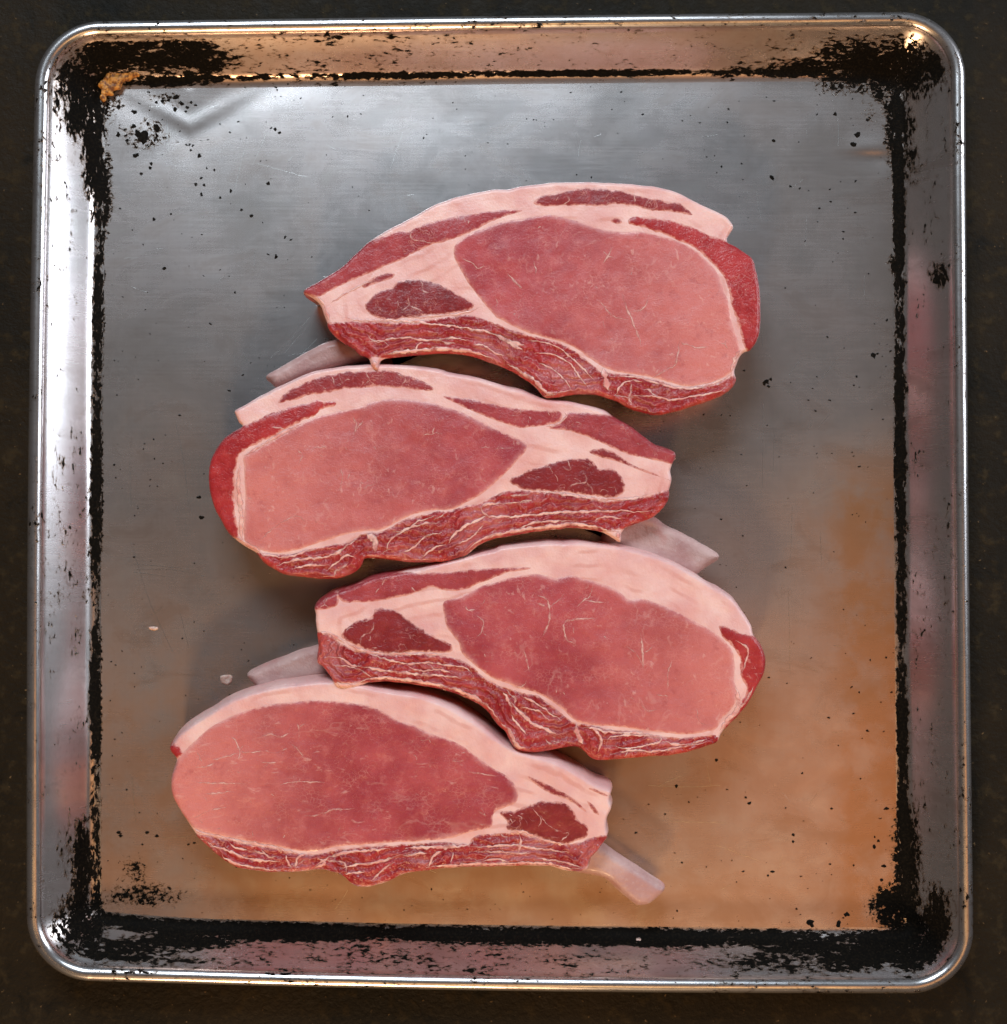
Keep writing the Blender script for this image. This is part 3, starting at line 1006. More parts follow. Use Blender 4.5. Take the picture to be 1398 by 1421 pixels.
def build_chop(idx, label, D):
    zt = H_TOP
    zpl = zt - 0.002
    W = lambda pts, z=zpl: P(pts, z)
    outline = smooth_poly(W(D['outline']), 4)
    cen_ = outline.mean(0)
    # bumpy trimmed edge
    nrm = np.roll(outline, -1, 0) - np.roll(outline, 1, 0)
    nrm = np.stack([nrm[:, 1], -nrm[:, 0]], 1); nrm /= np.linalg.norm(nrm, axis=1, keepdims=True) + 1e-12
    outline = outline + nrm * (0.00035 * fbm(outline[:, 0], outline[:, 1], 0.006, 2, idx))[:, None]
    root = empty("pork_chop", (float(cen_[0]), float(cen_[1]), Z_FLOOR))
    tag(root, label, "pork chop", "raw pork chops on the tray")
    tilt = D.get('tilt', (0, 0))

    def ztop(x, y):
        z = zt + 0.0011 * fbm(x, y, 0.045, 2, idx + 20) + 0.00050 * fbm(x, y, 0.011, 3, idx + 30)
        z = z + (x - cen_[0]) * tilt[0] + (y - cen_[1]) * tilt[1]
        for (ax, ay, rad, hgt) in D.get('lifts', []):
            c = W(np.array([[ax, ay]]))[0]
            z = z + hgt * np.exp(-((x - c[0]) ** 2 + (y - c[1]) ** 2) / rad ** 2)
        return z

    under = D.get('under', 0.003)

    def bulge(t):
        return 0.0016 * math.sin(math.pi * min(1, t * 1.1)) - under * t ** 1.5
    R = 0.0020
    V, F, src, edge = slab(outline, ztop, Z_FLOOR + 0.0003, R, bulge, rib_cut=D.get('cut', 0.009), flare=D.get('flare', 0.002))
    N = vert_normals(V, F)
    osd = np.maximum(sdf(outline, src[:, 0], src[:, 1]), 0)
    make_mesh("fat_body", V, F, M_FAT, root, attrs={'sd': osd, 'edge': edge})
    parts = []
    mats = {'loin': M_LOIN[idx], 'cap': M_CAP, 'strap': M_STRAP, 'flank': M_FLANK, 'dark': M_DARK, 'rib': M_RIB, 'streak': M_STRAP}
    names = {'loin': 'loin_muscle', 'cap': 'cap_muscle', 'strap': 'strap_muscle', 'flank': 'flank_muscle',
             'dark': 'dark_muscle', 'rib': 'rib_muscle', 'streak': 'meat_streak'}
    jag = {'loin': .00022, 'cap': .0003, 'strap': .0006, 'flank': .0006, 'dark': .0007, 'rib': .0005, 'streak': .0003}
    amp = {'loin': .00040, 'cap': .0003, 'strap': .0003, 'flank': .00042, 'dark': .0003, 'rib': .0004, 'streak': .0002}
    pads = 0.0016

    def psd(kind, poly, x, y, seed):
        d = sdf_masked(poly, x, y, 0.004) + (0.00035 if kind in ('loin', 'rib') else 0.00015)
        j = jag[kind]
        m = np.abs(d) < 0.006
        if m.any():
            d[m] += j * (fbm(x[m], y[m], 0.0045, 3, seed) * 1.1 + 0.6 * fbm(x[m], y[m], 0.0015, 2, seed + 3))
        return d
    pl = []
    for k, (kind, pts) in enumerate(D['parts']):
        poly = smooth_poly(W(pts), 4)
        pl.append((kind, poly, idx * 10 + k))
        d = psd(kind, poly, src[:, 0], src[:, 1], idx * 10 + k)
        keep = (d[F] > -pads).any(1) & (edge[F] < 0.96).all(1)
        if not keep.any():
            continue
        Fk = F[keep]
        used, inv = np.unique(Fk, return_inverse=True)
        Fk = inv.reshape(Fk.shape)
        dk = d[used]
        o = amp[kind] * np.tanh(dk / 0.0011)
        o = np.where(dk < 0, np.maximum(o * 1.2, -0.0006), o)
        v = V[used] + N[used] * o[:, None]
        at = {'sd': dk, 'osd': osd[used]}
        if kind == 'loin':
            a, b = W(np.array(D['pale']))
            ax = (b - a)
            tt = ((src[used] - a) @ ax) / (ax @ ax)
            at['pale'] = np.clip(tt, 0, 1) ** 1.5
        make_mesh(names[kind], v, Fk, mats[kind], root, attrs=at)

    def surf(x, y):
        d = np.maximum(sdf(outline, x, y), 0)
        rd = np.where(d < R, R - np.sqrt(np.maximum(R * R - (R - np.minimum(d, R)) ** 2, 0)), 0)
        z = ztop(x, y) - rd
        best = np.zeros(x.shape)
        for kind, poly, sd_ in pl:
            best = np.maximum(best, amp[kind] * np.tanh(psd(kind, poly, x, y, sd_) / 0.0011))
        return z + best
    # seams of fat between and across the muscles
    seams = Ribbons(surf)
    for w, pts in D.get('seams', []):
        ln = smooth_line(W(pts), 4 * S)
        for _ in range(2):                # keep the strand on the cut face
            e = 0.0005
            d0 = sdf(outline, ln[:, 0], ln[:, 1])
            gv = np.stack([sdf(outline, ln[:, 0] + e, ln[:, 1]) - sdf(outline, ln[:, 0] - e, ln[:, 1]),
                           sdf(outline, ln[:, 0], ln[:, 1] + e) - sdf(outline, ln[:, 0], ln[:, 1] - e)], 1)
            gv /= np.linalg.norm(gv, axis=1, keepdims=True) + 1e-12
            ln = ln + gv * np.maximum(0.0016 - d0, 0)[:, None]
        seams.add(ln, w * (1.35 if w < 6 else 0.85), 0.45, True, 0.0003, wob=1.6)
    tag(seams.build("fat_seams", M_SEAM, root), kind="stuff")
    # marbling
    veins = Ribbons(surf)
    for w, pts in D.get('veins', []):
        veins.add(W(pts), w * 1.7, 0.6, True, 0.00010, wob=1.6, cols=5)
    lo_poly = next(p for k, p, s in pl if k == 'loin')
    random.seed(100 + idx)

    def wander(poly, count, lmin, lmax, wmin, wmax, ang, spread, inset, branch=0.3):
        lo, hi = poly.min(0), poly.max(0)
        c = 0
        tries = 0
        while c < count and tries < count * 30:
            tries += 1
            q = np.array([random.uniform(lo[0], hi[0]), random.uniform(lo[1], hi[1])])
            if sdf(poly, q[:1], q[1:])[0] < inset:
                continue
            if vnoise(q[:1] * 60 + idx * 9, q[1:] * 60)[0] < 0.42:
                continue
            c += 1
            a = ang + random.gauss(0, spread)
            L = random.uniform(lmin, lmax)
            pts = [q]
            stp = 2.4
            for k in range(max(2, int(L / stp))):
                a += random.gauss(0, 0.30)
                pts.append(pts[-1] + stp * S * np.array([math.cos(a), math.sin(a)]))
                if random.random() < branch * 0.2 and k > 1:
                    a2 = a + random.choice([-1, 1]) * random.uniform(.5, 1.2)
                    bp = [pts[-1]]
                    for _ in range(random.randint(2, 5)):
                        a2 += random.gauss(0, .3)
                        bp.append(bp[-1] + stp * S * np.array([math.cos(a2), math.sin(a2)]))
                    keep_in(poly, bp, random.uniform(wmin, wmax) * .7, inset)
            keep_in(poly, pts, random.uniform(wmin, wmax), inset)

    def keep_in(poly, pts, w, inset):
        pts = np.array(pts)
        ok = sdf(poly, pts[:, 0], pts[:, 1]) > inset * 0.5
        n = len(ok) if ok.all() else int(np.argmin(ok))
        if n >= 3:
            veins.add(pts[:n], w * 1.6, 0.6, True, 0.00008, step=1.6, wob=0.7, cols=5)
    ang, spr = D.get('grain', (1.57, 0.9))
    wander(lo_poly, D.get('nvein', 4), 5, 18, 0.6, 1.3, ang, spr, 0.0012)
    wander(lo_poly, 8, 5, 6, 0.7, 1.6, ang, 1.5, 0.0015, 0.0)
    for kind, poly, s in pl:
        if kind in ('dark',):
            wander(poly, 5, 6, 16, 0.6, 1.1, 1.3, 1.0, 0.0008, 0.5)
        if kind in ('strap', 'cap'):
            wander(poly, 7, 5, 12, 0.6, 1.3, 1.4, 0.6, 0.0006, 0.3)
        if kind == 'rib':
            # strands that follow the edge of the chop
            lo, hi = poly.min(0), poly.max(0)
            c = 0; tries = 0
            while c < 9 and tries < 4000:
                tries += 1
                q = np.array([random.uniform(lo[0], hi[0]), random.uniform(lo[1], hi[1])])
                if sdf(poly, q[:1], q[1:])[0] < 0.0004:
                    continue
                c += 1
                pts = [q]; sgn = random.choice([-1, 1]); e = 0.0006
                off = random.gauss(0, 0.35)
                for k in range(random.randint(4, 18)):
                    x0, y0 = pts[-1]
                    g = sdf(outline, np.array([x0 + e, x0 - e, x0, x0]), np.array([y0, y0, y0 + e, y0 - e]))
                    gv = np.array([g[0] - g[1], g[2] - g[3]]); gv /= np.hypot(*gv) + 1e-12
                    off = off * .8 + random.gauss(0, .34)
                    tv = np.array([-gv[1], gv[0]]) * sgn
                    dv = tv * math.cos(off) + gv * math.sin(off)
                    pts.append(pts[-1] + dv * 2.6 * S)
                keep_in(poly, pts, random.uniform(0.8, 2.4), 0.0003)
    tag(veins.build("fat_marbling", M_VEIN, root), kind="stuff")

    # rib bone
    zb = D.get('bone_z', 0.0175) + 0.003
    bp = smooth_poly(P(D['bone'], zb), 4)
    th = D.get('bone_t', 0.0095)
    a, b = P(np.array(D['bone_axis']), zb)

    def bz(x, y):
        return zb + 0.0005 * fbm(x, y, 0.012, 3, idx + 40)
    bv_, bf_, bs_, be_ = slab(bp, bz, zb - th, D.get('bone_r', 0.0042), lambda t: 0.0008 * math.sin(math.pi * t) - 0.0032 * t ** 3,
                              cell=1.4 * S, nwall=10)
    make_mesh("rib_bone", bv_, bf_, M_BONE, root, attrs={'edge': be_})
    return root


M_LOIN = [mat_loin(0.0, False), mat_loin(3.1, False), mat_loin(7.7, False), mat_loin(12.3, True)]

CHOPS = []
# ---- the topmost chop
CHOPS.append(("topmost raw pork chop, nearest the tray's clean back edge, bone tip pointing left", dict(
    outline=T((1, "235,655 330,600 420,545 500,470 560,415 610,375 700,325 800,270 900,215 1000,175 1130,140 1265,122"),
              (2, "30,118 100,103 200,90 350,82 500,82 650,92 780,108 870,130 960,175 1050,215 1130,255 1165,290 1170,320 1140,383 1190,420 1260,470 1285,540 1300,620 1305,720 1305,820 1290,890 1255,940 1215,960 1190,1010 1175,1050 1180,1090 1165,1130 1120,1165 1050,1195 960,1225 870,1255 790,1272 720,1262 640,1240 580,1205 520,1185 460,1165 400,1165 330,1170 270,1185 215,1185 185,1160 150,1120 90,1080 40,1050"),
              (1, "1240,1040 1200,1025 1120,1000 1030,985 900,985 800,995 720,1005 660,1015 632,1035 620,1075 590,1050 570,1010 530,990 500,960 450,930 400,895 370,860 355,820 340,780 325,740 305,715 270,690")),
    parts=[
        ('loin', T((1, "1025,455 1035,420 1110,365 1200,330 1284,300"),
                   (2, "90,280 190,262 270,262 340,280 420,305 500,330 600,345 700,345 790,365 880,390 960,430 1030,490 1080,550 1110,620 1135,700 1150,780 1170,850 1190,910 1195,950 1170,1010 1150,1055 1090,1095 1000,1118 920,1125 840,1105 760,1080 690,1070 620,1060 560,1050 500,1025 440,985 380,940 300,900 210,875 120,850 50,822"),
                   (1, "1284,815 1240,790 1190,730 1140,670 1095,610 1060,545 1030,490"))),
        ('cap', T((1, "225,655 300,690 380,655 480,605 600,555 720,505 830,450 910,415 960,405 1030,385 1130,340 1250,280 1380,240 1330,235 1200,245 1080,265 1000,280 900,305 820,330 790,350 740,350 680,365 620,388 555,412 490,465 415,538 325,592"))),
        ('strap', T((2, "150,190 190,160 280,140 400,118 470,118 520,122 600,135 660,150 720,165 800,180 890,195 930,220 960,255 900,245 830,235 760,230 690,210 600,200 500,205 400,205 300,205 200,208 160,205"))),
        ('flank', T((2, "630,285 660,268 740,270 840,285 930,305 1020,345 1130,388 1195,412 1265,465 1295,545 1315,640 1315,820 1297,890 1262,945 1225,935 1207,880 1192,810 1167,740 1152,670 1132,600 1097,540 1042,480 972,420 892,380 800,345 720,320 650,305"))),
        ('dark', T((1, "560,740 600,690 640,660 700,640 730,615 790,600 850,605 930,625 1000,660 1060,690 1110,715 1125,740 1090,760 1010,775 900,785 800,800 700,815 640,805 590,780"))),
        ('rib', T((1, "355,832 430,825 520,825 650,825 800,830 900,815 1000,800 1100,790 1190,815 1284,850"),
                  (2, "60,850 150,875 230,895 330,935 400,985 460,1030 490,1060 540,1065 640,1078 720,1093 800,1113 880,1138 960,1138 1050,1123 1120,1098 1185,1070 1195,1100 1125,1175 1050,1205 960,1235 870,1264 790,1282 700,1272 630,1250 570,1210 460,1172 330,1178 215,1190 150,1125 60,1065"),
                  (1, "1240,1050 1120,1008 1030,992 900,992 720,1010 600,1008 530,1000 400,905 355,860"))),
        ('streak', T((1, "545,632 590,597 660,570 712,570 692,595 620,615 560,642"))),
        ('streak', T((2, "545,280 580,275 600,290 575,300"))),
    ],
    seams=[(3.0, T((1, "430,795 530,815 650,815 800,820 920,835 1050,850 1180,870 1280,910 1320,935"))),
           (2.6, T((1, "790,805 900,795 1000,785 1100,768 1155,745"))),
           (1.6, T((1, "350,745 430,690 520,640 620,600"))),
           (4.0, T((1, "1220,880 1290,915 1398,950"))), (7.0, T((2, "0,880 40,915 95,945"))),
           (2.6, T((1, "560,930 650,922 760,905 900,920 1010,905 1120,925"))),
           (2.6, T((1, "820,990 830,950 860,930"))), (2.4, T((1, "1120,940 1180,945 1240,990 1284,1000"))),
           (11, T((2, "500,1035 515,1090 525,1150"))), (4.5, T((1, "640,1022 720,1008 800,998 900,990 1030,990 1120,1005 1220,1036"))),
           (4.0, T((2, "0,1040 60,1068 130,1115 190,1170 260,1182 340,1172"))),
           (3.0, T((2, "540,1080 620,1080 700,1090 800,1120 900,1140 1000,1135 1100,1100 1170,1060"))),
           (2.4, T((2, "560,1180 600,1120 650,1100 700,1110"))), (2.2, T((2, "640,1180 760,1180 860,1200 960,1180 1080,1160 1140,1120"))),
           (2.2, T((2, "120,895 200,905 280,935 340,985 400,1040 460,1100"))), (2.0, T((2, "150,960 240,965 330,1010 380,1080 430,1140"))),
           (1.8, T((2, "170,1010 240,1040 300,1090 340,1150"))), (5.0, T((2, "1205,950 1185,1010 1170,1060"))),
           (8.0, T((1, "600,1030 620,1062"))), (6.0, T((1, "300,700 330,770 350,830")))],
    veins=[(1.5, T((1, "790,345 800,385 870,402 920,410"))), (1.2, T((1, "1035,262 1040,300"))),
           (2.2, T((2, "600,650 612,700 640,770 670,840 700,925"))), (1.8, T((2, "640,750 690,742 712,725 740,660"))),
           (1.8, T((2, "895,880 885,950 868,1020 820,1050 750,1090"))), (1.4, T((2, "890,905 960,930 1040,932"))),
           (1.5, T((2, "480,690 520,740 560,775 635,790"))), (2.0, T((2, "550,420 530,465 500,505"))), (1.6, T((2, "505,440 530,465 560,470"))),
           (1.6, T((2, "20,560 60,595 90,635"))), (1.2, T((2, "150,490 165,560"))), (1.6, T((1, "1300,565 1345,620 1380,655"))),
           (1.2, T((1, "1060,490 1120,515 1150,545 1185,520"))), (1.4, T((1, "780,690 785,735 740,770"))), (1.4, T((1, "785,735 860,770"))), (1.6, T((1, "850,605 860,660 890,670"))),
           (1.4, T((2, "660,150 668,190"))), (1.2, T((2, "310,140 330,180 300,205")))],
    bone=T((1, "30,1095 130,1035 250,965 360,915 460,905 560,930 575,1000 520,1015 400,1045 250,1090 95,1146 60,1132")),
    bone_axis=[(370, 525), (510, 495)], bone_z=0.0190,
    pale=[(680, 380), (1010, 480)], tilt=(0.0, -0.010),
    flare=0.001, lifts=[(525, 515, 0.006, 0.0012), (760, 540, 0.008, 0.001)])))

# ---- second chop
CHOPS.append(("second raw pork chop from the top, red rounded left end, wide bone pointing right", dict(
    outline=T((3, "80,690 85,620 110,560 150,500 200,460 253,426 235,400 215,355 220,335 300,290 420,225 540,170 640,130 760,110 900,97 1050,97 1180,110 1290,127"),
              (4, "0,128 100,145 200,170 300,200 400,230 480,258 580,270 680,290 760,315 810,350 880,390 950,440 1020,490 1102,520 1095,570 1085,610 1092,650 1080,700 1070,745 1040,790 1000,825 930,855 870,880 845,910 840,950 800,930 740,900 640,885 560,885 440,900 330,915 220,940 150,970 100,1010 60,1025"),
              (3, "1322,1124 1250,1130 1150,1130 1050,1120 950,1110 890,1115 870,1155 830,1190 760,1215 680,1220 600,1210 480,1195 420,1165 370,1135 320,1085 250,1040 190,990 140,910 100,830 85,760")),
    parts=[
        ('loin', T((3, "270,580 340,545 420,500 520,440 640,380 760,350 850,330 940,300 1010,283 1100,283 1200,295 1300,320"),
                   (4, "40,315 80,330 180,380 260,420 330,445 385,480 380,510 340,555 290,610 230,665 170,715 100,755 20,792"),
                   (3, "1250,860 1150,880 1080,910 1020,945 960,965 880,970 780,990 700,1015 620,1040 540,1065 460,1080 380,1075 320,1055 272,1025 265,960 270,880 275,800 272,700 270,640"))),
        ('flank', T((3, "70,690 78,620 102,555 145,492 195,452 260,425 350,385 450,340 560,310 660,290 740,293 735,315 660,335 640,360 560,400 480,440 400,480 330,515 260,555 230,600 215,680 210,780 215,860 225,930 235,1000 210,1010 175,992 125,915 82,830 70,760"))),
        ('strap', T((3, "440,305 470,260 540,210 640,175 730,150 840,135 950,130 1050,135 1130,160 1200,185 1250,220 1250,240 1180,235 1100,222 1000,215 900,215 800,225 700,240 600,260 520,285"))),
        ('cap', T((3, "1310,270"), (4, "20,252 80,255 180,275 300,300 420,315 540,318 560,345 540,370 480,385 400,395 340,395 260,370 160,330 60,285"))),
        ('cap', T((4, "575,345 600,325 700,330 800,342 885,380 957,430 1027,484 1115,518 1105,572 1040,560 960,545 880,525 800,495 700,450 600,415 500,400 545,380"))),
        ('streak', T((4, "690,515 740,500 800,515 850,545 910,585 990,615 1085,655 980,620 880,582 820,560 740,540"))),
        ('dark', T((4, "310,655 380,615 450,590 530,560 600,550 680,550 720,575 740,595 800,600 840,630 860,670 855,710 820,735 740,730 660,720 560,710 480,705 420,700 360,695 330,675"))),
        ('rib', T((3, "310,1085 380,1095 480,1098 560,1088 600,1073 680,1058 760,1040 840,1025 880,990 960,980 1030,960 1090,925 1170,895 1250,875 1310,872"),
                  (4, "20,800 80,785 170,765 220,738 290,708 370,705 480,717 600,722 700,747 800,757 880,747 960,737 1060,705 1092,715 1082,750 1047,800 1005,835 930,865 850,890 800,893 740,897 640,882 540,887 420,902 300,922 200,947 140,977 90,1018 40,1040"),
                  (3, "1322,1135 1150,1145 950,1125 895,1128 875,1168 835,1205 760,1230 680,1235 590,1225 480,1210 405,1175 340,1130"))),
    ],
    seams=[(3.2, T((4, "1000,712 900,742 780,745 700,740 600,725 500,712 420,700"))),
           (3.0, T((4, "1010,800 900,805 850,800 700,805 560,808 420,820 300,830 200,825 172,790 200,770 300,765 420,755"))),
           (3.2, T((4, "200,825 120,860 50,905 10,955"))), (2.4, T((4, "180,870 120,930 60,960"))),
           (12, T((3, "905,985 945,1020 950,1085"))), (4.2, T((4, "850,905 740,893 640,882 540,888 440,900 330,915 220,941 150,972 95,1010"))),
           (3.0, T((3, "330,1092 400,1100 500,1105 580,1080 640,1070"))), (3.0, T((3, "430,1150 560,1120 660,1110 740,1090 800,1050 860,1010"))),
           (2.6, T((3, "690,1180 760,1130 800,1100 850,1110"))), (2.4, T((3, "520,1170 600,1150 700,1150"))),
           (2.6, T((3, "1010,1080 1030,1020 1080,980 1150,950 1230,930 1290,930"))), (2.2, T((3, "1080,1090 1160,1050 1220,1000 1300,980"))),
           (2.0, T((3, "1030,980 1120,960 1180,920 1270,890"))), (2.4, T((3, "1190,1110 1260,1060 1320,1040"))),
           (2.4, T((4, "340,890 420,860 520,850 620,850"))), (2.2, T((4, "700,860 760,830 850,840"))),
           (5, T((3, "245,620 235,700 240,800 250,900 245,980 262,1030"))), (3.5, T((3, "262,580 330,540 400,500 480,455 570,405"))),
           (4, T((3, "215,1005 290,1060 350,1090"))), (2.2, T((4, "565,322 578,345 545,378 480,395"))), (9, T((4, "830,905 832,945")))],
    veins=[(1.8, T((3, "830,370 850,420 840,470"))), (1.6, T((3, "850,440 890,390"))), (1.6, T((3, "1200,470 1250,465 1300,460"))), (1.3, T((3, "1250,465 1262,430"))),
           (1.4, T((3, "350,1020 400,970 470,920 540,895 600,930"))), (1.2, T((3, "770,640 780,700 760,760"))), (1.3, T((3, "540,540 570,580 550,620"))), (1.3, T((3, "620,540 690,530"))),
           (1.6, T((4, "590,552 595,600 560,590"))), (1.6, T((4, "660,600 675,660 620,670 585,690"))), (1.4, T((4, "675,660 700,690 710,725"))),
           (1.4, T((3, "720,160 735,200"))), (1.4, T((3, "900,140 920,180 890,205"))), (1.4, T((3, "1060,140 1110,180 1090,200"))), (1.2, T((3, "410,430 480,440"))),
           (1.2, T((4, "150,490 250,500 330,495")))],
    bone=T((4, "760,950 800,870 900,830 1000,828 1060,870 1150,910 1250,965 1328,1020 1260,1070 1195,1115 1100,1090 950,1040 850,990")),
    bone_axis=[(880, 730), (990, 770)], bone_z=0.0215, bone_t=0.010, bone_r=0.0042,
    pale=[(700, 620), (350, 670)], tilt=(0.0, -0.008), lifts=[])))

# ---- third chop
CHOPS.append(("third raw pork chop from the top, thick right fat shoulder, bone pointing left", dict(
    outline=T((5, "410,360 440,325 510,290 600,255 700,215 800,195 900,175 1000,150 1100,125 1200,100 1280,82"),
              (6, "20,70 120,55 250,47 400,45 520,55 640,72 750,100 850,135 950,185 1050,250 1150,310 1200,360 1240,420 1262,460 1275,510 1310,560 1330,630 1325,690 1300,740 1270,800 1230,860 1190,910 1140,960 1110,1000 1090,1035 1020,1060 940,1085 860,1100 750,1105 650,1115 560,1125 480,1120 440,1085 400,1060 330,1065 270,1075 200,1085 130,1080 90,1065 60,1020 40,980"),
              (5, "1293,921 1240,850 1170,805 1080,770 980,745 880,730 780,718 690,722 640,735 600,750 540,752 505,735 495,700 480,680 450,640 425,620 430,560 425,500 415,440 415,390")),
    parts=[
        ('loin', T((5, "1040,335 1100,315 1160,290 1230,255 1293,238"),
                   (6, "80,220 180,205 240,215 300,230 370,215 440,230 520,255 600,290 660,335 720,328 800,352 900,397 990,447 1070,492 1130,542 1165,590 1175,660 1170,720 1185,780 1180,830 1150,880 1110,920 1085,965 1040,980 940,993 850,988 760,978 660,963 560,953 480,948 400,933 330,873 250,815 170,780 100,765 50,740"),
                   (5, "1280,700 1230,668 1170,618 1125,575 1112,530 1082,490 1052,450 1042,400"))),
        ('cap', T((5, "402,365 435,318 508,282 527,310 520,345 480,365"))),
        ('cap', T((5, "520,284 600,248 700,208 800,190 950,193 1050,190 1150,180 1280,170"), (6, "90,172 170,172 120,185 50,195"),
                  (5, "1293,207 1200,245 1120,275 1040,275 970,260 880,295 780,315 680,330 580,335 540,325"))),
        ('dark', T((5, "545,500 560,465 600,430 650,415 690,410 700,375 740,360 790,370 850,410 920,460 990,500 1050,530 1075,545 1070,570 1020,580 940,575 860,575 780,580 700,570 640,555 590,535"))),
        ('flank', T((6, "1095,460 1130,465 1190,490 1262,512 1318,555 1342,630 1338,690 1310,750 1278,805 1238,868 1195,918 1145,968 1125,972 1165,912 1203,858 1232,800 1238,762 1222,735 1207,700 1207,640 1187,590 1160,550 1120,510"))),
        ('rib', T((5, "415,490 480,490 540,540 620,572 720,587 820,592 940,587 1060,602 1130,622 1180,655 1210,685 1293,735"),
                  (6, "60,775 130,795 210,815 270,855 330,910 400,955 430,950 500,965 580,980 680,990 800,1010 900,1017 1010,1012 1085,1005 1090,1040 1020,1070 860,1110 650,1127 550,1138 470,1130 430,1090 390,1066 270,1082 200,1095 120,1090 60,1045 30,990"),
                  (5, "1293,930 1240,858 1160,808 1060,773 940,743 800,724 680,722 560,722 495,712 470,680 430,645 415,600"))),
    ],
    seams=[(3.2, T((5, "545,515 620,560 720,580 820,585 940,582 1060,590"))),
           (3.0, T((5, "470,600 540,605 600,640 700,655 760,665 900,682 1050,690 1150,712"))),
           (2.4, T((5, "650,575 760,610 860,630 960,625 1060,640 1140,650 1180,690"))), (2.2, T((5, "860,640 920,665 1010,660 1080,680"))),
           (11, T((6, "30,790 55,825 75,860"))), (10, T((6, "392,945 400,990 420,1045"))), (4.0, T((6, "60,830 160,930 220,960 300,1000"))),
           (9, T((5, "520,722 560,738 610,735"))), (5, T((5, "610,738 690,715 780,718 880,730 980,746 1080,772 1170,808 1240,856 1290,925"))),
           (4.5, T((6, "5,960 45,1010 80,1060 140,1080"))), (3.4, T((6, "430,960 520,975 540,985 700,990 800,1010"))),
           (2.8, T((6, "500,1085 520,1030 500,995 470,970"))), (2.6, T((6, "540,1050 640,1065 740,1050 800,1035 800,1010 680,1000 560,1010 540,1050"))),
           (2.4, T((6, "560,1095 680,1075 780,1080 900,1060 1040,1035"))), (2.8, T((6, "820,1030 920,1050 1040,1020"))),
           (2.2, T((6, "110,800 190,840 260,890 320,930"))), (2.0, T((6, "120,860 200,880 260,930"))), (2.2, T((6, "70,900 110,960 150,1000"))),
           (5, T((6, "1180,760 1195,810 1190,870 1140,930 1110,985"))), (2.4, T((6, "1290,770 1240,850 1160,920"))), (5, T((5, "430,480 490,490 560,530"))),
           (2.0, T((6, "1180,530 1240,570 1230,640 1210,700"))), (2.2, T((5, "500,640 600,650 700,700")))],
    veins=[(2.2, T((6, "200,310 245,325 262,380 255,440 230,500 210,535"))), (1.5, T((6, "265,365 310,330 340,290"))), (1.6, T((6, "205,350 240,365"))),
           (2.0, T((6, "500,425 430,425 350,435 330,475 350,530 400,555"))), (1.6, T((6, "480,260 460,310 420,345 400,370"))), (1.4, T((6, "440,335 530,345"))),
           (1.8, T((6, "715,490 720,560 728,680"))), (1.3, T((6, "865,630 850,700 845,770"))), (1.5, T((6, "130,580 150,640 160,690"))), (1.5, T((6, "715,845 745,880 790,875"))),
           (1.6, T((6, "90,765 130,755 145,730"))), (1.3, T((5, "1140,345 1150,370 1190,370"))), (1.8, T((5, "1195,395 1225,430 1220,470 1195,510"))),
           (1.3, T((6, "990,870 1000,930 1040,950"))), (1.4, T((5, "700,430 690,470 640,500 635,545"))), (1.2, T((5, "640,430 690,420"))),
           (1.2, T((6, "790,800 850,810"))), (1.2, T((6, "640,560 690,600 720,660")))],
    bone=T((5, "75,685 160,640 280,590 380,555 480,535 540,590 545,660 480,690 350,716 250,740 142,768 112,735")),
    bone_axis=[(350, 940), (470, 920)], bone_z=0.0165,
    pale=[(760, 870), (1030, 920)], tilt=(0.0, -0.010), lifts=[(475, 945, 0.006, 0.0014), (720, 1035, 0.009, 0.001)])))

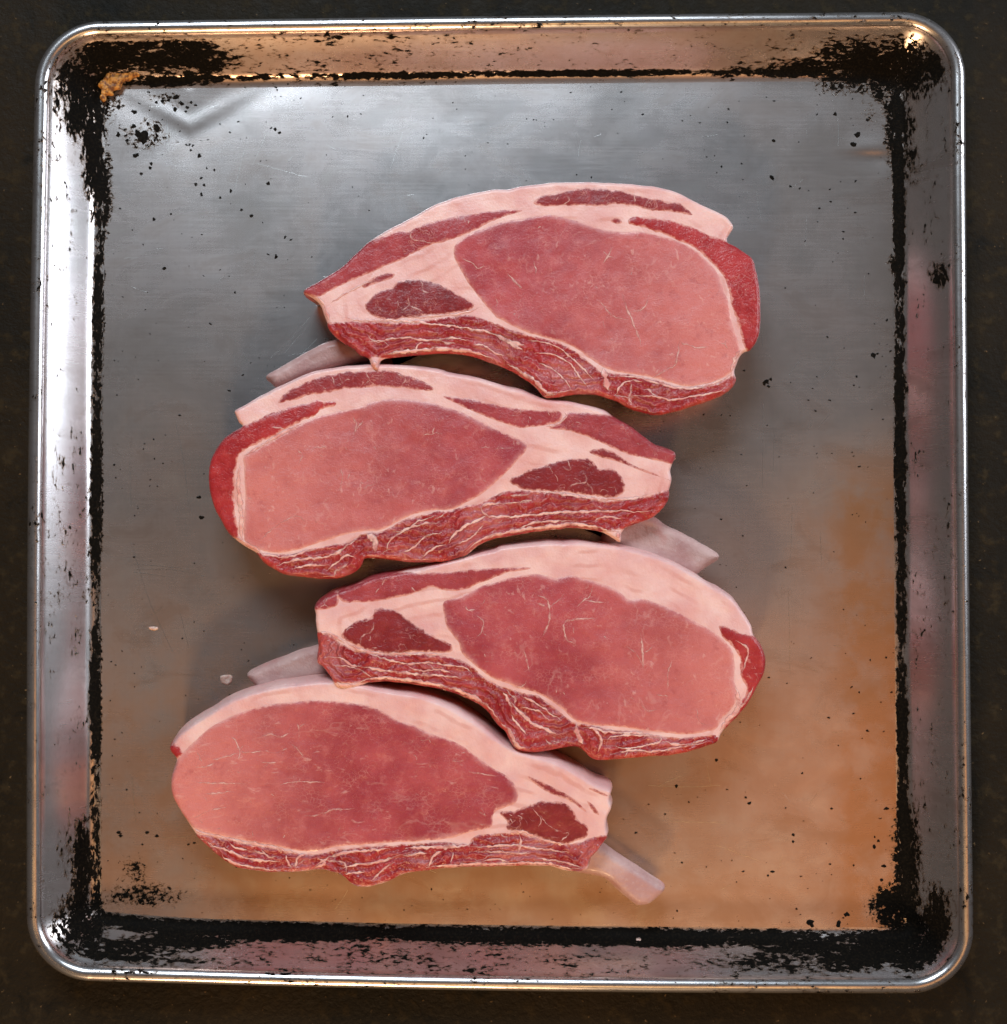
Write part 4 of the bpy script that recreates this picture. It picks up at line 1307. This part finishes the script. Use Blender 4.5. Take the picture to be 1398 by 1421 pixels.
# ---- lowest chop
CHOPS.append(("lowest raw pork chop, plump oval loin, round bone end pointing lower right", dict(
    outline=T((7, "65,410 110,350 200,280 300,215 420,150 540,110 680,80 800,65 930,60 1050,75 1200,100 1300,120"),
              (8, "60,88 130,107 250,155 380,235 480,310 560,362 660,395 780,430 900,495 980,545 1055,575 1050,620 1062,660 1040,710 1035,760 1040,810 1010,850 985,890 950,925 940,975 900,990 820,985 750,965 640,960 500,962 350,965 230,970 120,985"),
              (7, "1320,1094 1250,1130 1180,1155 1110,1165 1040,1145 990,1100 930,1080 860,1070 780,1080 680,1085 600,1085 500,1075 410,1055 330,1000 260,940 200,880 160,820 110,740 80,660 75,580 98,500 95,465 70,440")),
    parts=[
        ('loin', T((7, "98,510 130,455 170,415 230,360 300,300 400,250 500,215 600,190 720,175 850,165 980,172 1080,185 1180,210 1250,250 1310,280"),
                   (8, "60,250 130,285 220,315 300,350 380,410 450,460 520,500 565,545 582,590 575,630 540,650 480,670 455,700 450,750 400,770 320,788 240,815 120,825 20,832"),
                   (7, "1200,922 1080,932 960,942 880,962 800,967 720,957 620,937 500,917 400,897 300,877 220,852 170,817 108,740 72,660 68,580"))),
        ('dark', T((8, "500,690 560,680 620,660 680,635 740,630 800,635 860,665 880,700 900,735 940,760 940,800 900,830 820,845 740,830 660,800 580,775 530,770 525,730"))),
        ('rib', T((7, "190,880 300,897 400,917 520,942 640,962 760,987 860,990 960,970 1080,955 1200,945 1310,938"),
                  (8, "20,852 120,842 220,842 330,852 360,815 440,800 520,792 600,792 700,827 800,852 900,847 960,817 1040,808 1025,850 990,895 955,930 895,992 800,965 640,952 500,958 350,962 230,966 120,985"),
                  (7, "1320,1090 1250,1128 1110,1162 1050,1145 990,1100 860,1068 680,1084 500,1074 405,1055 325,1003 250,940"))),
        ('streak', T((8, "635,503 700,528 790,573 870,618 940,690 850,627 760,592 690,552"))),
        ('streak', T((8, "935,628 970,648 1002,702 968,680"))),
        ('streak', T((8, "945,565 985,570 1050,605 1000,592"))),
        ('flank', T((7, "60,410 95,395 130,430 140,450 100,470 65,440"))),
    ],
    seams=[(2.6, T((8, "345,862 440,855 560,850 640,865 720,872 850,890"))), (4.5, T((8, "10,868 120,862 200,860 270,858 340,855"))),
           (3.0, T((8, "530,778 620,785 700,820 760,838 830,850"))), (3.0, T((8, "360,880 480,885 600,890 640,885"))),
           (2.6, T((8, "130,960 160,900 200,880"))), (2.4, T((8, "240,940 260,890"))), (2.8, T((8, "0,905 60,895 120,890"))),
           (4.2, T((8, "900,975 820,972 750,955 640,955 500,958 350,960 230,966 120,982"))), (3.0, T((8, "590,800 600,850 580,890"))),
           (2.6, T((8, "680,920 780,930 860,950 920,965"))), (2.2, T((8, "400,930 470,920 540,935"))),
           (3.6, T((7, "170,825 220,868 300,888 400,908 520,932 640,955 760,980"))), (3.2, T((7, "260,940 360,960 460,1000 560,1020 660,1025"))),
           (2.6, T((7, "380,910 420,950 540,975 620,1000"))), (2.6, T((7, "560,960 600,1000 640,990"))), (4, T((7, "860,1000 900,1030 850,1060"))),
           (3.4, T((7, "850,1050 930,1000 1020,975 1120,965 1250,955"))), (2.8, T((7, "990,1060 1060,1040 1160,1030 1240,1010 1300,985"))),
           (2.6, T((7, "1150,1130 1210,1070 1280,1020"))), (3.4, T((7, "330,1010 420,1050 520,1066 640,1078"))), (2.6, T((7, "690,990 720,1060"))), (2.4, T((7, "740,1060 760,1000 800,985"))),
           (2.4, T((7, "1000,1100 1060,1080 1120,1080")))],
    veins=[(2.0, T((7, "400,350 430,390 445,440 440,480"))), (1.6, T((7, "445,435 500,440 560,430"))), (1.6, T((7, "300,480 370,465 440,440"))),
           (1.8, T((7, "210,600 300,605 380,605 460,605"))), (1.6, T((7, "200,790 240,770 300,745 380,735"))), (1.8, T((7, "660,610 700,605 760,595 820,600 900,600"))),
           (1.6, T((7, "560,490 600,495 640,490"))), (1.8, T((7, "560,350 620,345 660,355 710,335"))), (1.5, T((7, "750,280 765,340 760,370"))), (1.5, T((7, "765,310 800,280"))),
           (1.5, T((7, "790,785 860,775 940,750 1000,745 1060,740"))), (1.4, T((7, "260,660 320,660 400,650"))), (1.4, T((7, "720,400 760,430 790,470"))),
           (1.4, T((7, "210,520 260,515 310,500"))), (2.0, T((7, "215,440 240,490"))), (1.4, T((7, "510,860 515,890"))), (1.4, T((7, "570,430 640,440 700,420"))),
           (1.8, T((8, "330,480 380,485 450,500"))), (1.3, T((8, "380,680 420,700 400,660"))), (1.4, T((8, "700,700 740,750 810,790"))), (1.4, T((8, "810,790 840,795 800,835"))),
           (1.3, T((8, "660,660 700,720 690,760")))],
    bone=T((8, "860,990 900,900 960,850 1015,862 1100,920 1200,985 1290,1045 1335,1075 1335,1098 1310,1125 1260,1165 1225,1172 1190,1165 1120,1110 1040,1035 960,1010")),
    bone_axis=[(830, 1190), (910, 1250)], bone_z=0.0185, bone_t=0.0105, bone_r=0.0042,
    pale=[(520, 1080), (270, 1090)], grain=(0.12, 0.25), nvein=10, tilt=(0.0, -0.004), under=0.0, flare=0.0015)))

for i, (lab, D) in enumerate(CHOPS):
    build_chop(i, lab, D)


# ------------------------------------------------------------------ small leftovers
def crumb(name, pts, h, mat, label=None, cat=None, parent=None, z0=None, jag=0.0004):
    poly = smooth_poly(P(np.array(pts, float), Z_FLOOR + h), 5)
    poly = poly + jag * np.stack([fbm(poly[:, 0], poly[:, 1], 0.002, 2, 3), fbm(poly[:, 0], poly[:, 1], 0.002, 2, 8)], 1)
    zb = Z_FLOOR if z0 is None else z0

    def zf(x, y):
        return zb + h + 0.5 * h * fbm(x, y, 0.003, 3, 2)
    v, f, s_, e_ = slab(poly, zf, zb - 0.0004, h * 0.8, lambda t: 0.0 * t, cell=0.9 * S, nwall=4)
    o = make_mesh(name, v, f, mat, parent)
    if label:
        tag(o, label, cat)
    return o


crumb("food_crust", [(138, 118), (146, 108), (150, 101), (158, 99), (166, 95), (172, 98), (180, 96), (188, 101), (200, 102), (192, 106), (184, 107), (180, 113), (171, 114), (168, 122), (160, 124), (157, 132), (150, 132), (146, 141), (141, 136), (143, 127)], 0.0020, M_CRUST,
      "orange baked-on food crust in the back left corner of the tray", "crust", z0=Z_FLOOR + 0.0022, jag=0.0011)
crumb("meat_scrap", [(305, 941), (310, 937), (320, 938), (322, 944), (316, 950), (307, 948)], 0.0007, M_SCRAP,
      "tiny pale meat scrap on tray beside the third chop's bone", "scrap")
crumb("bone_chip", [(206, 871.5), (212, 870), (219, 871), (217, 873.5), (209, 874)], 0.0004, M_SCRAP,
      "tiny pale chip on bare tray floor left of the chops", "scrap")
crumb("fat_scrap", [(872, 1310), (880, 1304), (889, 1301), (890, 1306), (882, 1313), (874, 1315)], 0.0012, M_SCRAP,
      "small white scrap stuck to the tray's burnt front edge", "scrap", z0=Z_FLOOR + 0.002)
